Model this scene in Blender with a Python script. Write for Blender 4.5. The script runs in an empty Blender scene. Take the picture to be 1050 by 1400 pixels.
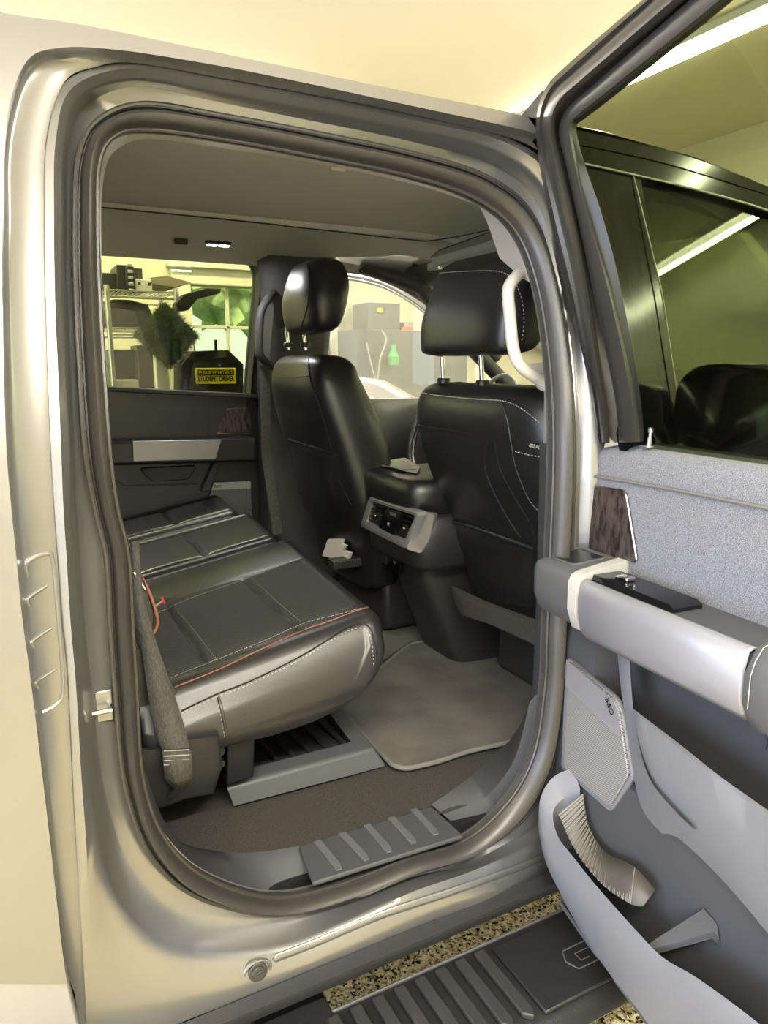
import bpy, bmesh, math, random
from mathutils import Vector, Matrix, noise
from mathutils.bvhtree import BVHTree
random.seed(7)
S = bpy.context.scene
COL = S.collection

# ------------------------------------------------------------------ camera
F, CX, CY = 980.0, 525.0, 700.0
YAW, PITCH = math.radians(27.5), math.radians(-11.6)
CAM = Vector((0.0, -1.08, 1.55))
FWD = Vector((math.sin(YAW)*math.cos(PITCH), math.cos(YAW)*math.cos(PITCH), math.sin(PITCH)))
RT = Vector((math.cos(YAW), -math.sin(YAW), 0.0))
UP = RT.cross(FWD)
cd = bpy.data.cameras.new('camera'); cam = bpy.data.objects.new('camera', cd); COL.objects.link(cam)
cd.sensor_fit = 'VERTICAL'; cd.sensor_height = 36; cd.sensor_width = 27; cd.lens = 36*F/1400
cd.clip_start = 0.02; cd.clip_end = 200
cam.matrix_world = Matrix(((RT.x, UP.x, -FWD.x, CAM.x), (RT.y, UP.y, -FWD.y, CAM.y), (RT.z, UP.z, -FWD.z, CAM.z), (0, 0, 0, 1)))
S.camera = cam

# ------------------------------------------------------------------ world, lights, exposure
S.view_settings.view_transform = 'Standard'; S.view_settings.look = 'None'
S.view_settings.gamma = 1; S.view_settings.use_curve_mapping = False
S.view_settings.exposure = 0.45
w = bpy.data.worlds.new('sky'); S.world = w; w.use_nodes = True
bg = w.node_tree.nodes['Background']; bg.inputs[0].default_value = (0.75, 0.88, 1.0, 1); bg.inputs[1].default_value = 3.0

def area(name, loc, size, power, color, direction):
    l = bpy.data.lights.new(name, 'AREA'); l.shape = 'RECTANGLE'; l.size, l.size_y = size; l.energy = power; l.color = color
    o = bpy.data.objects.new(name, l); COL.objects.link(o); o.location = loc
    o.rotation_euler = Vector(direction).to_track_quat('-Z', 'Y').to_euler()
    return o
# open garage door behind the truck: daylight
area('daylight_opening', (-3.45, -.95, 1.25), (4.6, 2.2), 205, (0.68, 0.73, 1.0), (1, 0.05, -0.05))
sl_ = bpy.data.lights.new('sun', 'SUN'); sl_.energy = 7; sl_.angle = .02; sl_.color = (1, .96, .88)
so_ = bpy.data.objects.new('sun', sl_); COL.objects.link(so_); so_.rotation_euler = Vector((.35, .55, -.75)).to_track_quat('-Z', 'Y').to_euler()
LEDC = (1.0, 0.97, 0.88)

# ------------------------------------------------------------------ helpers
def ray(px, py): return FWD*F + RT*(px-CX) - UP*(py-CY)
def P(px, py, x=None, y=None, z=None):
    r = ray(px, py)
    if x is not None: t = (x-CAM.x)/r.x
    elif y is not None: t = (y-CAM.y)/r.y
    else: t = (z-CAM.z)/r.z
    return CAM + r*t
def PN(px, py, q, n):
    r = ray(px, py); n = Vector(n); return CAM + r*((Vector(q)-CAM).dot(n)/r.dot(n))
def tumble(z): return 0.24*max(0.0, z-1.42)
def SD(px, py, yo):                       # point on the near body side, which leans in above the belt line
    y = yo
    for _ in range(8):
        p = P(px, py, y=y); y = yo + tumble(p.z)
    return P(px, py, y=y)

def cr(pts, n=8, closed=False):
    pts = [Vector(p) for p in pts]; out = []; N = len(pts)
    segs = N if closed else N-1
    for i in range(segs):
        if closed: a, b, c, d = pts[(i-1) % N], pts[i], pts[(i+1) % N], pts[(i+2) % N]
        else: a, b, c, d = pts[max(i-1, 0)], pts[i], pts[i+1], pts[min(i+2, N-1)]
        for k in range(n):
            t = k/n
            out.append(0.5*((2*b)+(c-a)*t+(2*a-5*b+4*c-d)*t*t+(3*b-a-3*c+d)*t**3))
    if not closed: out.append(pts[-1].copy())
    return out

MATS = {}
def mesh(name, verts, faces, mat, parent=None, smooth=True, bevel=0, seg=2, sub=0, solid=0, offset=-1, angle=40, mats=None, fm=None):
    me = bpy.data.meshes.new(name); me.from_pydata([tuple(v) for v in verts], [], faces); me.update()
    bm = bmesh.new(); bm.from_mesh(me); bmesh.ops.remove_doubles(bm, verts=bm.verts, dist=1e-6) if fm is None else None
    bmesh.ops.recalc_face_normals(bm, faces=bm.faces); bm.to_mesh(me); bm.free()
    o = bpy.data.objects.new(name, me); COL.objects.link(o)
    for m in (mats or [mat]): me.materials.append(MATS[m])
    if fm is not None:
        for p, k in zip(me.polygons, fm): p.material_index = k
    if smooth: me.shade_smooth()
    if solid:
        m = o.modifiers.new('s', 'SOLIDIFY'); m.thickness = solid; m.offset = offset
    if bevel:
        m = o.modifiers.new('b', 'BEVEL'); m.width = bevel; m.segments = seg; m.limit_method = 'ANGLE'; m.angle_limit = math.radians(35)
        m.harden_normals = False
    if sub:
        m = o.modifiers.new('u', 'SUBSURF'); m.levels = sub; m.render_levels = sub
    if smooth and not sub:
        try: me.set_sharp_from_angle(angle=math.radians(angle))
        except Exception: pass
    if parent: o.parent = parent
    return o

def loft_vf(rings, cu=False, cv=False, caps=False):
    n = len(rings[0]); v = [p for r in rings for p in r]; f = []
    R = len(rings)
    for i in range(R if cv else R-1):
        for j in range(n if cu else n-1):
            a = i*n+j; b = i*n+(j+1) % n; i2 = (i+1) % R
            f.append((a, b, i2*n+(j+1) % n, i2*n+j))
    if caps:
        f.append(tuple(range(n))); f.append(tuple((R-1)*n+k for k in reversed(range(n))))
    return v, f
def loft(name, rings, mat, parent=None, cu=False, cv=False, caps=False, **k):
    v, f = loft_vf(rings, cu, cv, caps); return mesh(name, v, f, mat, parent, **k)

def boxvf(c, s, R=None):
    v = [Vector((a*s[0]/2, b*s[1]/2, d*s[2]/2)) for a in (-1, 1) for b in (-1, 1) for d in (-1, 1)]
    if R: v = [R @ q for q in v]
    v = [q+Vector(c) for q in v]
    return v, [(0, 1, 3, 2), (4, 6, 7, 5), (0, 4, 5, 1), (2, 3, 7, 6), (0, 2, 6, 4), (1, 5, 7, 3)]
def box(name, c, s, mat, parent=None, R=None, bevel=0.003, **k):
    v, f = boxvf(c, s, R); return mesh(name, v, f, mat, parent, bevel=bevel, **k)
def multi(name, parts, mat, parent=None, **k):
    V, Fc = [], []
    for v, f in parts:
        b = len(V); V += v; Fc += [tuple(i+b for i in q) for q in f]
    return mesh(name, V, Fc, mat, parent, **k)
def tube_vf(path, r, n=8, closed=False, flat=1.0, upv=None):
    path = [Vector(p) for p in path]; rings = []; N = len(path); last = None
    for i, p in enumerate(path):
        a = path[(i-1) % N] if (closed or i > 0) else path[i]; b = path[(i+1) % N] if (closed or i < N-1) else path[i]
        t = (b-a).normalized()
        if upv is not None: u = Vector(upv)
        elif last is None: u = Vector((0, 0, 1)) if abs(t.z) < .9 else Vector((1, 0, 0))
        else: u = last
        u = (u - t*u.dot(t)).normalized(); last = u; s = t.cross(u)
        rr = r[i] if isinstance(r, (list, tuple)) else r
        rings.append([p + u*math.cos(2*math.pi*k/n)*rr*flat + s*math.sin(2*math.pi*k/n)*rr for k in range(n)])
    return loft_vf(rings, cu=True, cv=closed, caps=not closed)
def tube(name, path, r, mat, parent=None, n=8, closed=False, flat=1.0, upv=None, **k):
    v, f = tube_vf(path, r, n, closed, flat, upv); return mesh(name, v, f, mat, parent, **k)
def cyl_vf(a, b, r, n=20): return tube_vf([a, b], r, n)
def prism(name, pts, off, mat, parent=None, **k):     # polygon extruded by the vector off
    pts = [Vector(p) for p in pts]; off = Vector(off); n = len(pts)
    v = pts+[p+off for p in pts]
    f = [tuple(range(n)), tuple(n+i for i in reversed(range(n)))]+[(i, n+i, n+(i+1) % n, (i+1) % n) for i in range(n)]
    return mesh(name, v, f, mat, parent, **k)
def rrect(cx, cy, hx, hy, n=4.0, N=40):                # superellipse outline
    out = []
    for k in range(N):
        t = 2*math.pi*k/N; c, s = math.cos(t), math.sin(t)
        out.append((cx+hx*math.copysign(abs(c)**(2/n), c), cy+hy*math.copysign(abs(s)**(2/n), s)))
    return out
def rounded(pts, r=0.01, n=4):                         # round the corners of a 3D polygon
    pts = [Vector(p) for p in pts]; out = []; N = len(pts)
    for i, p in enumerate(pts):
        a, b = pts[i-1], pts[(i+1) % N]
        d1, d2 = (a-p), (b-p); rr = min(r, d1.length*.45, d2.length*.45)
        q1, q2 = p+d1.normalized()*rr, p+d2.normalized()*rr
        for k in range(n+1):
            t = k/n; out.append(q1*(1-t)**2+p*2*t*(1-t)+q2*t*t)
    return out
def tree_of(*objs):
    vs, fs = [], []
    for o in objs:
        b = len(vs); M = o.matrix_world
        vs += [M @ v.co for v in o.data.vertices]; fs += [tuple(i+b for i in p.vertices) for p in o.data.polygons]
    return BVHTree.FromPolygons(vs, fs)
def hit(tr, px, py, off=0.0, fallback=None):
    r = ray(px, py).normalized(); h = tr.ray_cast(CAM, r)
    if h[0] is None: return fallback
    n = h[1]
    if n.dot(r) > 0: n = -n
    return h[0]+n*off
def surfline(tr, pts, off=0.001, n=8):
    p2 = cr([Vector((a, b, 0)) for a, b in pts], n); out = []
    for q in p2:
        h = hit(tr, q.x, q.y, off)
        if h is not None: out.append(h)
    return out
def seam(name, tr, pts, r, mat, parent, off=0.001, n=8): 
    l = surfline(tr, pts, off, n)
    if len(l) > 2: return tube(name, l, r, mat, parent, n=6)
def stitches(name, tr, pts, r, mat, parent, off=0.0015, dash=0.006, gap=0.003):
    l = surfline(tr, pts, off, 30); parts = []; acc = 0; cur = []
    for i in range(1, len(l)):
        d = (l[i]-l[i-1]).length
        if d > .05: continue
        k = max(1, int(d/0.001))
        for j in range(k):
            p = l[i-1].lerp(l[i], j/k); acc += d/k
            if acc % (dash+gap) < dash: cur.append(p)
            elif len(cur) > 1:
                parts.append(tube_vf([cur[0], cur[-1]], r, 4)); cur = []
            else: cur = []
    if parts: return multi(name, parts, mat, parent)
def empty(name, loc=(0, 0, 0), label=None, cat=None, group=None):
    o = bpy.data.objects.new(name, None); COL.objects.link(o); o.location = loc; o.empty_display_size = .1
    if label: tag(o, label, cat, group)
    return o
def tag(o, label, cat, group=None):
    o['label'] = label; o['category'] = cat
    if group: o['group'] = group
    return o
def at(o, parent):                        # keep world position under a moved parent
    o.parent = parent; o.matrix_parent_inverse = Matrix.Translation(-Vector(parent.location)); return o
def struct(o): o['kind'] = 'structure'; return o
def text(name, s, size, origin, xdir, ydir, mat, parent, ext=0.0004, align='CENTER', bold=0.0, fit=None):
    c = bpy.data.curves.new(name, 'FONT'); c.body = s; c.size = size; c.extrude = ext; c.align_x = align; c.align_y = 'CENTER'; c.offset = bold
    c.materials.append(MATS[mat]); o = bpy.data.objects.new(name, c); COL.objects.link(o)
    X = Vector(xdir).normalized(); Z = X.cross(Vector(ydir)).normalized(); Y = Z.cross(X)
    o.matrix_world = Matrix(((X.x, Y.x, Z.x, origin[0]), (X.y, Y.y, Z.y, origin[1]), (X.z, Y.z, Z.z, origin[2]), (0, 0, 0, 1)))
    bpy.context.view_layer.update()
    me = bpy.data.meshes.new_from_object(o.evaluated_get(bpy.context.evaluated_depsgraph_get())); mw = o.matrix_world.copy()
    if fit:
        w_ = max(v.co.x for v in me.vertices)-min(v.co.x for v in me.vertices)
        for v in me.vertices: v.co.x *= fit/w_
    bpy.data.objects.remove(o); o = bpy.data.objects.new(name, me); COL.objects.link(o); o.matrix_world = mw
    if parent: o.parent = parent
    return o

# ------------------------------------------------------------------ materials
def M(name, col, rough=.5, metal=0.0, spec=.5, coat=0, bump=0, bscale=200, var=0, vscale=20, emit=None, estr=0, sheen=0, trans=0, aniso=None, detail=3, col2=None, stretch=None):
    m = bpy.data.materials.new(name); m.use_nodes = True; nt = m.node_tree; b = nt.nodes['Principled BSDF']
    b.inputs['Base Color'].default_value = (*col, 1); b.inputs['Roughness'].default_value = rough; b.inputs['Metallic'].default_value = metal
    b.inputs['Specular IOR Level'].default_value = spec; b.inputs['Coat Weight'].default_value = coat; b.inputs['Coat Roughness'].default_value = .06
    b.inputs['Sheen Weight'].default_value = sheen
    if emit: b.inputs['Emission Color'].default_value = (*emit, 1); b.inputs['Emission Strength'].default_value = estr
    tc = nt.nodes.new('ShaderNodeTexCoord'); src = tc.outputs['Object']
    if stretch:
        mp = nt.nodes.new('ShaderNodeMapping'); mp.inputs['Scale'].default_value = stretch; nt.links.new(src, mp.inputs[0]); src = mp.outputs[0]
    if var or col2:
        n = nt.nodes.new('ShaderNodeTexNoise'); n.inputs['Scale'].default_value = vscale; n.inputs['Detail'].default_value = detail
        nt.links.new(src, n.inputs['Vector'])
        r = nt.nodes.new('ShaderNodeValToRGB'); r.color_ramp.elements[0].position = .35; r.color_ramp.elements[1].position = .65
        c2 = col2 or tuple(min(1, c*(1+var)) for c in col); c1 = col if col2 else tuple(c*(1-var) for c in col)
        r.color_ramp.elements[0].color = (*c1, 1); r.color_ramp.elements[1].color = (*c2, 1)
        nt.links.new(n.outputs['Fac'], r.inputs[0]); nt.links.new(r.outputs[0], b.inputs['Base Color'])
    if bump:
        n = nt.nodes.new('ShaderNodeTexNoise'); n.inputs['Scale'].default_value = bscale; n.inputs['Detail'].default_value = 4
        nt.links.new(src, n.inputs['Vector'])
        bp = nt.nodes.new('ShaderNodeBump'); bp.inputs['Strength'].default_value = bump; bp.inputs['Distance'].default_value = .002
        nt.links.new(n.outputs['Fac'], bp.inputs['Height']); nt.links.new(bp.outputs[0], b.inputs['Normal'])
    MATS[name] = m; return m
def glass(name, tint, refl=1.0, rough=0.0, haze=0.0):
    m = bpy.data.materials.new(name); m.use_nodes = True; nt = m.node_tree; nt.nodes.clear()
    out = nt.nodes.new('ShaderNodeOutputMaterial'); t = nt.nodes.new('ShaderNodeBsdfTransparent'); t.inputs[0].default_value = (*tint, 1)
    g = nt.nodes.new('ShaderNodeBsdfGlossy'); g.inputs['Roughness'].default_value = rough; g.inputs['Color'].default_value = (refl, refl, refl, 1)
    lw = nt.nodes.new('ShaderNodeLayerWeight'); lw.inputs[0].default_value = .5
    pw_ = nt.nodes.new('ShaderNodeMath'); pw_.operation = 'POWER'; pw_.inputs[1].default_value = 4.5; nt.links.new(lw.outputs['Facing'], pw_.inputs[0])
    fr = nt.nodes.new('ShaderNodeMath'); fr.operation = 'MULTIPLY_ADD'; fr.inputs[1].default_value = .8; fr.inputs[2].default_value = .035; nt.links.new(pw_.outputs[0], fr.inputs[0])
    mx = nt.nodes.new('ShaderNodeMixShader'); nt.links.new(fr.outputs[0], mx.inputs[0]); nt.links.new(t.outputs[0], mx.inputs[1]); nt.links.new(g.outputs[0], mx.inputs[2])
    last = mx
    if haze:
        d = nt.nodes.new('ShaderNodeBsdfTranslucent'); d.inputs[0].default_value = (.9, .9, .85, 1); m2 = nt.nodes.new('ShaderNodeMixShader'); m2.inputs[0].default_value = haze
        nt.links.new(mx.outputs[0], m2.inputs[1]); nt.links.new(d.outputs[0], m2.inputs[2]); last = m2
    nt.links.new(last.outputs[0], out.inputs[0]); MATS[name] = m
def dots(name, col, col2, scale, rough, pit=.25, metal=0, bump=.6, axes='xy', spec=.5):
    m = M(name, col, rough, metal, spec=spec); nt = m.node_tree; b = nt.nodes['Principled BSDF']
    tc = nt.nodes.new('ShaderNodeTexCoord'); sp = nt.nodes.new('ShaderNodeSeparateXYZ'); nt.links.new(tc.outputs['Object'], sp.inputs[0])
    def sn(o):
        mu = nt.nodes.new('ShaderNodeMath'); mu.operation = 'MULTIPLY'; mu.inputs[1].default_value = scale; nt.links.new(o, mu.inputs[0])
        s = nt.nodes.new('ShaderNodeMath'); s.operation = 'SINE'; nt.links.new(mu.outputs[0], s.inputs[0]); return s.outputs[0]
    ix = {'x': 0, 'y': 1, 'z': 2}
    mm = nt.nodes.new('ShaderNodeMath'); mm.operation = 'MULTIPLY'; nt.links.new(sn(sp.outputs[ix[axes[0]]]), mm.inputs[0]); nt.links.new(sn(sp.outputs[ix[axes[1]]]), mm.inputs[1])
    r = nt.nodes.new('ShaderNodeValToRGB'); r.color_ramp.elements[0].position = pit; r.color_ramp.elements[1].position = pit+.25
    r.color_ramp.elements[0].color = (*col, 1); r.color_ramp.elements[1].color = (*col2, 1)
    nt.links.new(mm.outputs[0], r.inputs[0]); nt.links.new(r.outputs[0], b.inputs['Base Color'])
    bp = nt.nodes.new('ShaderNodeBump'); bp.inputs['Strength'].default_value = bump; bp.inputs['Distance'].default_value = .001; bp.invert = True
    nt.links.new(mm.outputs[0], bp.inputs['Height']); nt.links.new(bp.outputs[0], b.inputs['Normal'])

M('paint', (.262, .26, .255), .30, .75, coat=.8, bump=.02, bscale=900)
M('rubber', (.035, .032, .028), .38, spec=.6, bump=.08, bscale=300)
M('rubber_dark', (.012, .012, .012), .45)
M('black', (.008, .008, .009), .4)
M('gloss_black', (.006, .006, .007), .12)
M('leather', (.010, .010, .0105), .36, spec=.6, bump=.18, bscale=450)
M('leather_side', (.022, .021, .020), .36, spec=.7, bump=.18, bscale=450)
dots('perforated', (.055, .054, .050), (.006, .006, .006), 1000, .40, .1, bump=.8, spec=.5)
M('stitch', (.36, .345, .30), .7); M('piping', (.26, .10, .06), .5); M('red', (.5, .02, .02), .5)
M('carpet', (.042, .037, .030), .95, bump=1.0, bscale=700, var=.5, vscale=500)
M('mat', (.105, .098, .086), .95, bump=.8, bscale=600, var=.22, vscale=9, detail=6)
M('mat_edge', (.14, .135, .12), .8, bump=.5, bscale=500)
M('plastic', (.020, .0195, .019), .45, bump=.25, bscale=700)
M('lining', (.045, .046, .048), .6, bump=.25, bscale=800)
M('rib', (.21, .20, .17), .5); M('liner', (.07, .064, .055), .5, bump=.2, bscale=700)
M('plastic_grey', (.085, .086, .088), .5, bump=.25, bscale=800)
M('pillar', (.045, .044, .043), .6, bump=.2, bscale=600)
M('light_trim', (.50, .475, .43), .45, bump=.1, bscale=800)
M('headliner', (.42, .41, .385), .95, bump=.2, bscale=900)
M('silver', (.36, .36, .36), .38, .6)
M('silver_door', (.30, .30, .33), .36, .45)
M('chrome', (.75, .75, .75), .12, 1.0)
M('cloth', (.085, .087, .10), .95, sheen=.15, bump=.6, bscale=900, col2=(.25, .255, .285), vscale=650, detail=2)
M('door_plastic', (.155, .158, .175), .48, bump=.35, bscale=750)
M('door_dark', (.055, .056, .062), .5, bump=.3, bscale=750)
M('cream_rubber', (.40, .39, .36), .6)
M('wood', (.018, .012, .009), .22, col2=(.075, .058, .05), vscale=80, stretch=(1, 1, .35), detail=8, spec=.6, coat=.3)
dots('grille', (.33, .32, .31), (.06, .06, .06), 1500, .45, .15, metal=.3, axes='yz', bump=.4)
dots('grille_far', (.12, .12, .11), (.05, .05, .05), 900, .5, .15, metal=.2, axes='xz', bump=.4)
M('web', (.075, .07, .06), .8, bump=.8, bscale=500, var=.3, vscale=350, stretch=(1, 1, .3))
M('step', (.016, .0155, .015), .42, bump=.3, bscale=300); M('tread', (.035, .033, .032), .3, bump=.2, bscale=300)
M('wallp', (.66, .63, .47), .9); M('ceilp', (.80, .72, .54), .9); M('white_trim', (.75, .74, .62), .5)
M('led', (1, 1, 1), .5, emit=(1.0, .95, .80), estr=26)
M('dome', (1, 1, 1), .5, emit=(1.0, 1.0, 1.0), estr=5)
M('wire', (.55, .55, .52), .3, .9); M('white', (.75, .75, .72), .5); M('cardb', (.28, .24, .17), .8)
M('turf', (.05, .085, .02), .9, col2=(.12, .17, .05), vscale=60)
M('tool_blue', (.10, .105, .13), .5); M('yellow', (.85, .75, .03), .5); M('green', (.1, .5, .15), .4); M('orange', (.6, .12, .04), .5)
M('foliage', (.10, .16, .06), .7, col2=(.62, .70, .40), vscale=3, detail=8); M('bark', (.2, .17, .12), .9)
M('ground', (.12, .2, .06), .9); M('concrete', (.45, .44, .42), .9)
glass('tint_far', (.63, .645, .485), .9)
glass('tint_door', (.52, .55, .43), .9)
glass('clear', (.90, .92, .86), .9)
glass('film', (.92, .93, .90), .8, haze=.20)
# speckled epoxy floor
m = M('epoxy', (.5, .4, .2), .25, coat=.3); nt = m.node_tree; b = nt.nodes['Principled BSDF']
tc = nt.nodes.new('ShaderNodeTexCoord'); vo = nt.nodes.new('ShaderNodeTexVoronoi'); vo.inputs['Scale'].default_value = 165
nt.links.new(tc.outputs['Object'], vo.inputs['Vector']); sx = nt.nodes.new('ShaderNodeSeparateColor'); nt.links.new(vo.outputs['Color'], sx.inputs[0])
r = nt.nodes.new('ShaderNodeValToRGB'); r.color_ramp.interpolation = 'CONSTANT'; e = r.color_ramp.elements
e[0].position = 0; e[0].color = (.03, .025, .02, 1); e[1].position = .16; e[1].color = (.42, .33, .15, 1)
for pos, c in ((.42, (.66, .56, .30)), (.70, (.82, .74, .50)), (.9, (.2, .15, .08))):
    q = e.new(pos); q.color = (*c, 1)
nt.links.new(sx.outputs[0], r.inputs[0]); nt.links.new(r.outputs[0], b.inputs['Base Color'])

# ------------------------------------------------------------------ garage
X0, X1, Y0, Y1, ZC = -3.6, 3.67, -3.6, 3.15, 2.8
struct(box('floor', ((X0+X1)/2, (Y0+Y1)/2, -.05), (X1-X0, Y1-Y0, .1), 'epoxy', bevel=0, smooth=False))
struct(box('ceiling', ((X0+X1)/2, (Y0+Y1)/2, ZC+.05), (X1-X0+.4, Y1-Y0+.4, .1), 'ceilp', bevel=0, smooth=False))
struct(box('wall_front', (X1+.05, (Y0+Y1)/2, ZC/2), (.1, Y1-Y0, ZC), 'wallp', bevel=0, smooth=False))
struct(box('wall_right', ((X0+X1)/2, Y0-.05, ZC/2), (X1-X0, .1, ZC), 'wallp', bevel=0, smooth=False))
# rear wall with the open garage doorway
struct(multi('wall_rear', [boxvf((X0-.05, 2.4, ZC/2), (.1, 1.5, ZC)), boxvf((X0-.05, -3.45, ZC/2), (.1, .3, ZC)), boxvf((X0-.05, -.9, 2.6), (.1, 4.9, .4))], 'wallp', smooth=False))
# far wall with its window
WX0, WX1, WZ0, WZ1 = P(262, 450, y=Y1).x, 1.78, 1.18, P(300, 391, y=Y1).z
struct(multi('wall_left', [boxvf(((X0+WX0)/2, Y1+.05, ZC/2), (WX0-X0, .1, ZC)), boxvf(((WX1+X1)/2, Y1+.05, ZC/2), (X1-WX1, .1, ZC)),
    boxvf(((WX0+WX1)/2, Y1+.05, WZ0/2), (WX1-WX0, .1, WZ0)), boxvf(((WX0+WX1)/2, Y1+.05, (ZC+WZ1)/2), (WX1-WX0, .1, ZC-WZ1))], 'wallp', smooth=False))
wn = struct(multi('window_1', [boxvf(((WX0+WX1)/2, Y1-.01, WZ1+.045), (WX1-WX0+.2, .05, .09)), boxvf(((WX0+WX1)/2, Y1-.03, WZ1+.095), (WX1-WX0+.25, .09, .02)),
    boxvf((WX0-.045, Y1-.01, (WZ0+WZ1)/2), (.09, .04, WZ1-WZ0)), boxvf((WX1+.045, Y1-.01, (WZ0+WZ1)/2), (.09, .04, WZ1-WZ0)), boxvf(((WX0+WX1)/2, Y1-.02, WZ0-.04), (WX1-WX0+.2, .07, .05))], 'white_trim', bevel=.004))
mz = P(300, 447, y=Y1).z; mx = P(314, 447, y=Y1).x; dx = (mx-WX0)
mu = [boxvf((mx+i*dx, Y1+.04, (WZ0+WZ1)/2), (.018, .025, WZ1-WZ0)) for i in range(0, 4)]
mu += [boxvf(((WX0+WX1)/2, Y1+.04, mz+d), (WX1-WX0, .025, .018)) for d in (0, -.25)]
multi('muntin', mu, 'white_trim', wn, bevel=.002)
box('pane', ((WX0+WX1)/2, Y1+.05, (WZ0+WZ1)/2), (WX1-WX0, .004, WZ1-WZ0), 'clear', wn, bevel=0)
struct(box('ground', (0, 12, -.3), (60, 17.5, .1), 'ground', bevel=0))
struct(box('driveway', (-12, 0, -.2), (16.7, 6.2, .1), 'concrete', bevel=0))
def blob(name, c, r, seed, mat='foliage', parent=None):
    bm = bmesh.new(); bmesh.ops.create_icosphere(bm, subdivisions=4, radius=1)
    for v in bm.verts:
        d = noise.noise(v.co*2.2+Vector((seed, 0, 0)))*.35+noise.noise(v.co*7+Vector((seed, 3, 0)))*.25
        v.co = Vector(c)+v.co*(1+d)*r
    me = bpy.data.meshes.new(name); bm.to_mesh(me); bm.free(); me.materials.append(MATS[mat]); o = bpy.data.objects.new(name, me); COL.objects.link(o)
    if parent: o.parent = parent
    return o
for i, (x, y, zz, rr, lab) in enumerate([(2.0, 8.0, 3.2, 1.3, 'leafy tree trunk and crown outside the garage window, nearer one'), (6.4, 12.5, 3.4, 2.0, 'taller leafy tree behind the nearer tree outside the garage window')]):
    t = empty('tree', (x, y, -.25), lab, 'tree', 'trees outside the garage window')
    for k in range(5):
        a = k*1.3+i; at(blob('crown', (x+math.cos(a)*rr*.6, y+math.sin(a)*.5, zz-.4+k*.35), rr*.62, i*9+k), t)
    at(tube('trunk', [(x, y, -.25), (x+.1, y, 1.2), (x-.15, y, 2.6)], [.16, .12, .09], 'bark', n=10), t)
# ceiling light strips
def strip(a, b, lab, power):
    a, b = Vector(a), Vector(b); t = empty('ceiling_light', (a+b)/2, lab, 'ceiling light', 'long ceiling light strips')
    d = (b-a); L = d.length; horiz = abs(d.x) > abs(d.y)
    s = (L, .10, .03) if horiz else (.10, L, .03); s2 = (L-.04, .075, .03) if horiz else (.075, L-.04, .03)
    c = (a+b)/2
    at(box('housing', (c.x, c.y, ZC-.015), s, 'white'), t); at(box('diffuser', (c.x, c.y, ZC-.043), s2, 'led', bevel=.012, seg=3), t)
    l = area('lamp', (c.x, c.y, ZC-.07), (s2[0], s2[1]), power, LEDC, (0, 0, -1)); at(l, t)
strip((2.50, -.9, ZC), (2.50, 2.2, ZC), 'glowing ceiling strip over the truck hood, seen through the open door glass', 60)
strip((-1.8, -1.75, ZC), (1.3, -1.75, ZC), 'glowing ceiling strip overhead on the open door side of the truck', 150)
strip((3.42, -2.5, ZC), (3.42, -.7, ZC), 'short ceiling strip beside the front wall, mirrored in the front door glass', 40)
strip((-1.8, 2.45, ZC), (1.4, 2.45, ZC), 'glowing ceiling strip over the wire shelf side of the garage', 75)

# ------------------------------------------------------------------ truck body
truck = empty('pickup_truck', (0, 0, 0), 'silver grey crew cab pickup truck with its rear side door opened', 'pickup truck')
# outlines round the near rear doorway, each the same 26 stations, listed clockwise from the left middle
S1 = [(149,600),(137,420),(133,300),(136,225),(155,190),(200,180),(300,192),(430,216),(560,243),(645,272),(700,315),(731,390),(748,500),(753,610),(748,760),(744,870),(741,940),(726,1030),(690,1095),(634,1145),(560,1168),(470,1203),(375,1223),(283,1196),(225,1142),(195,1060),(186,930),(181,850),(176,760),(160,690)]
S2 = [(110,600),(100,420),(98,300),(103,215),(130,165),(195,142),(300,158),(430,182),(560,209),(660,240),(722,290),(754,380),(773,480),(781,610),(778,760),(774,870),(768,960),(752,1045),(715,1115),(640,1165),(560,1191),(470,1222),(375,1245),(272,1225),(205,1170),(167,1070),(152,930),(146,850),(141,760),(125,690)]
R4 = [(101,600),(93,420),(91,300),(94,205),(118,145),(190,118),(300,140),(430,166),(560,193),(670,225),(733,275),(763,375),(782,480),(789,610),(786,760),(782,870),(777,965),(762,1055),(728,1125),(645,1178),(562,1200),(470,1236),(375,1253),(262,1245),(188,1195),(146,1090),(125,930),(116,850),(110,760),(105,690)]
R3 = [(96,600),(87,420),(86,300),(88,195),(110,133),(185,109),(300,128),(430,152),(560,178),(680,208),(745,262),(776,370),(797,480),(808,610),(806,760),(802,870),(798,980),(785,1075),(750,1140),(655,1187),(565,1219),(470,1262),(385,1296),(250,1305),(160,1235),(127,1090),(113,930),(107,850),(102,760),(98,690)]
R2 = [(68,600),(62,420),(60,300),(63,190),(88,112),(180,86),(300,106),(430,130),(560,156),(690,186),(765,245),(800,365),(820,480),(828,610),(826,760),(822,870),(818,1000),(810,1100),(790,1180),(690,1225),(600,1256),(480,1305),(380,1345),(255,1395),(118,1440),(103,1150),(92,930),(84,850),(78,760),(73,690)]
R1 = [(8,600),(3,420),(3,300),(6,180),(32,90),(75,66),(160,68),(300,90),(430,116),(560,144),(700,174),(740,185)]
def ringp(L, yo, n=6): return cr([SD(a, b, (max(yo, -.012) if 12 <= i <= 18 else yo)) for i, (a, b) in enumerate(L)], n, True)
def off(ring, dy): return [p+Vector((0, dy, 0)) for p in ring]
rS1d = ringp(S1, .05)
rS1, rS2, rR4, rR3, rR2 = ringp(S1, .004), ringp(S2, .007), ringp(R4, -.002), ringp(R3, -.045), ringp(R2, -.06)
mid = [a.lerp(b, .5)+Vector((0, .012, 0)) for a, b in zip(rR4, rR3)]
q1 = [a.lerp(b, .12)+Vector((0, -.004, 0)) for a, b in zip(rR3, rR2)]
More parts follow.
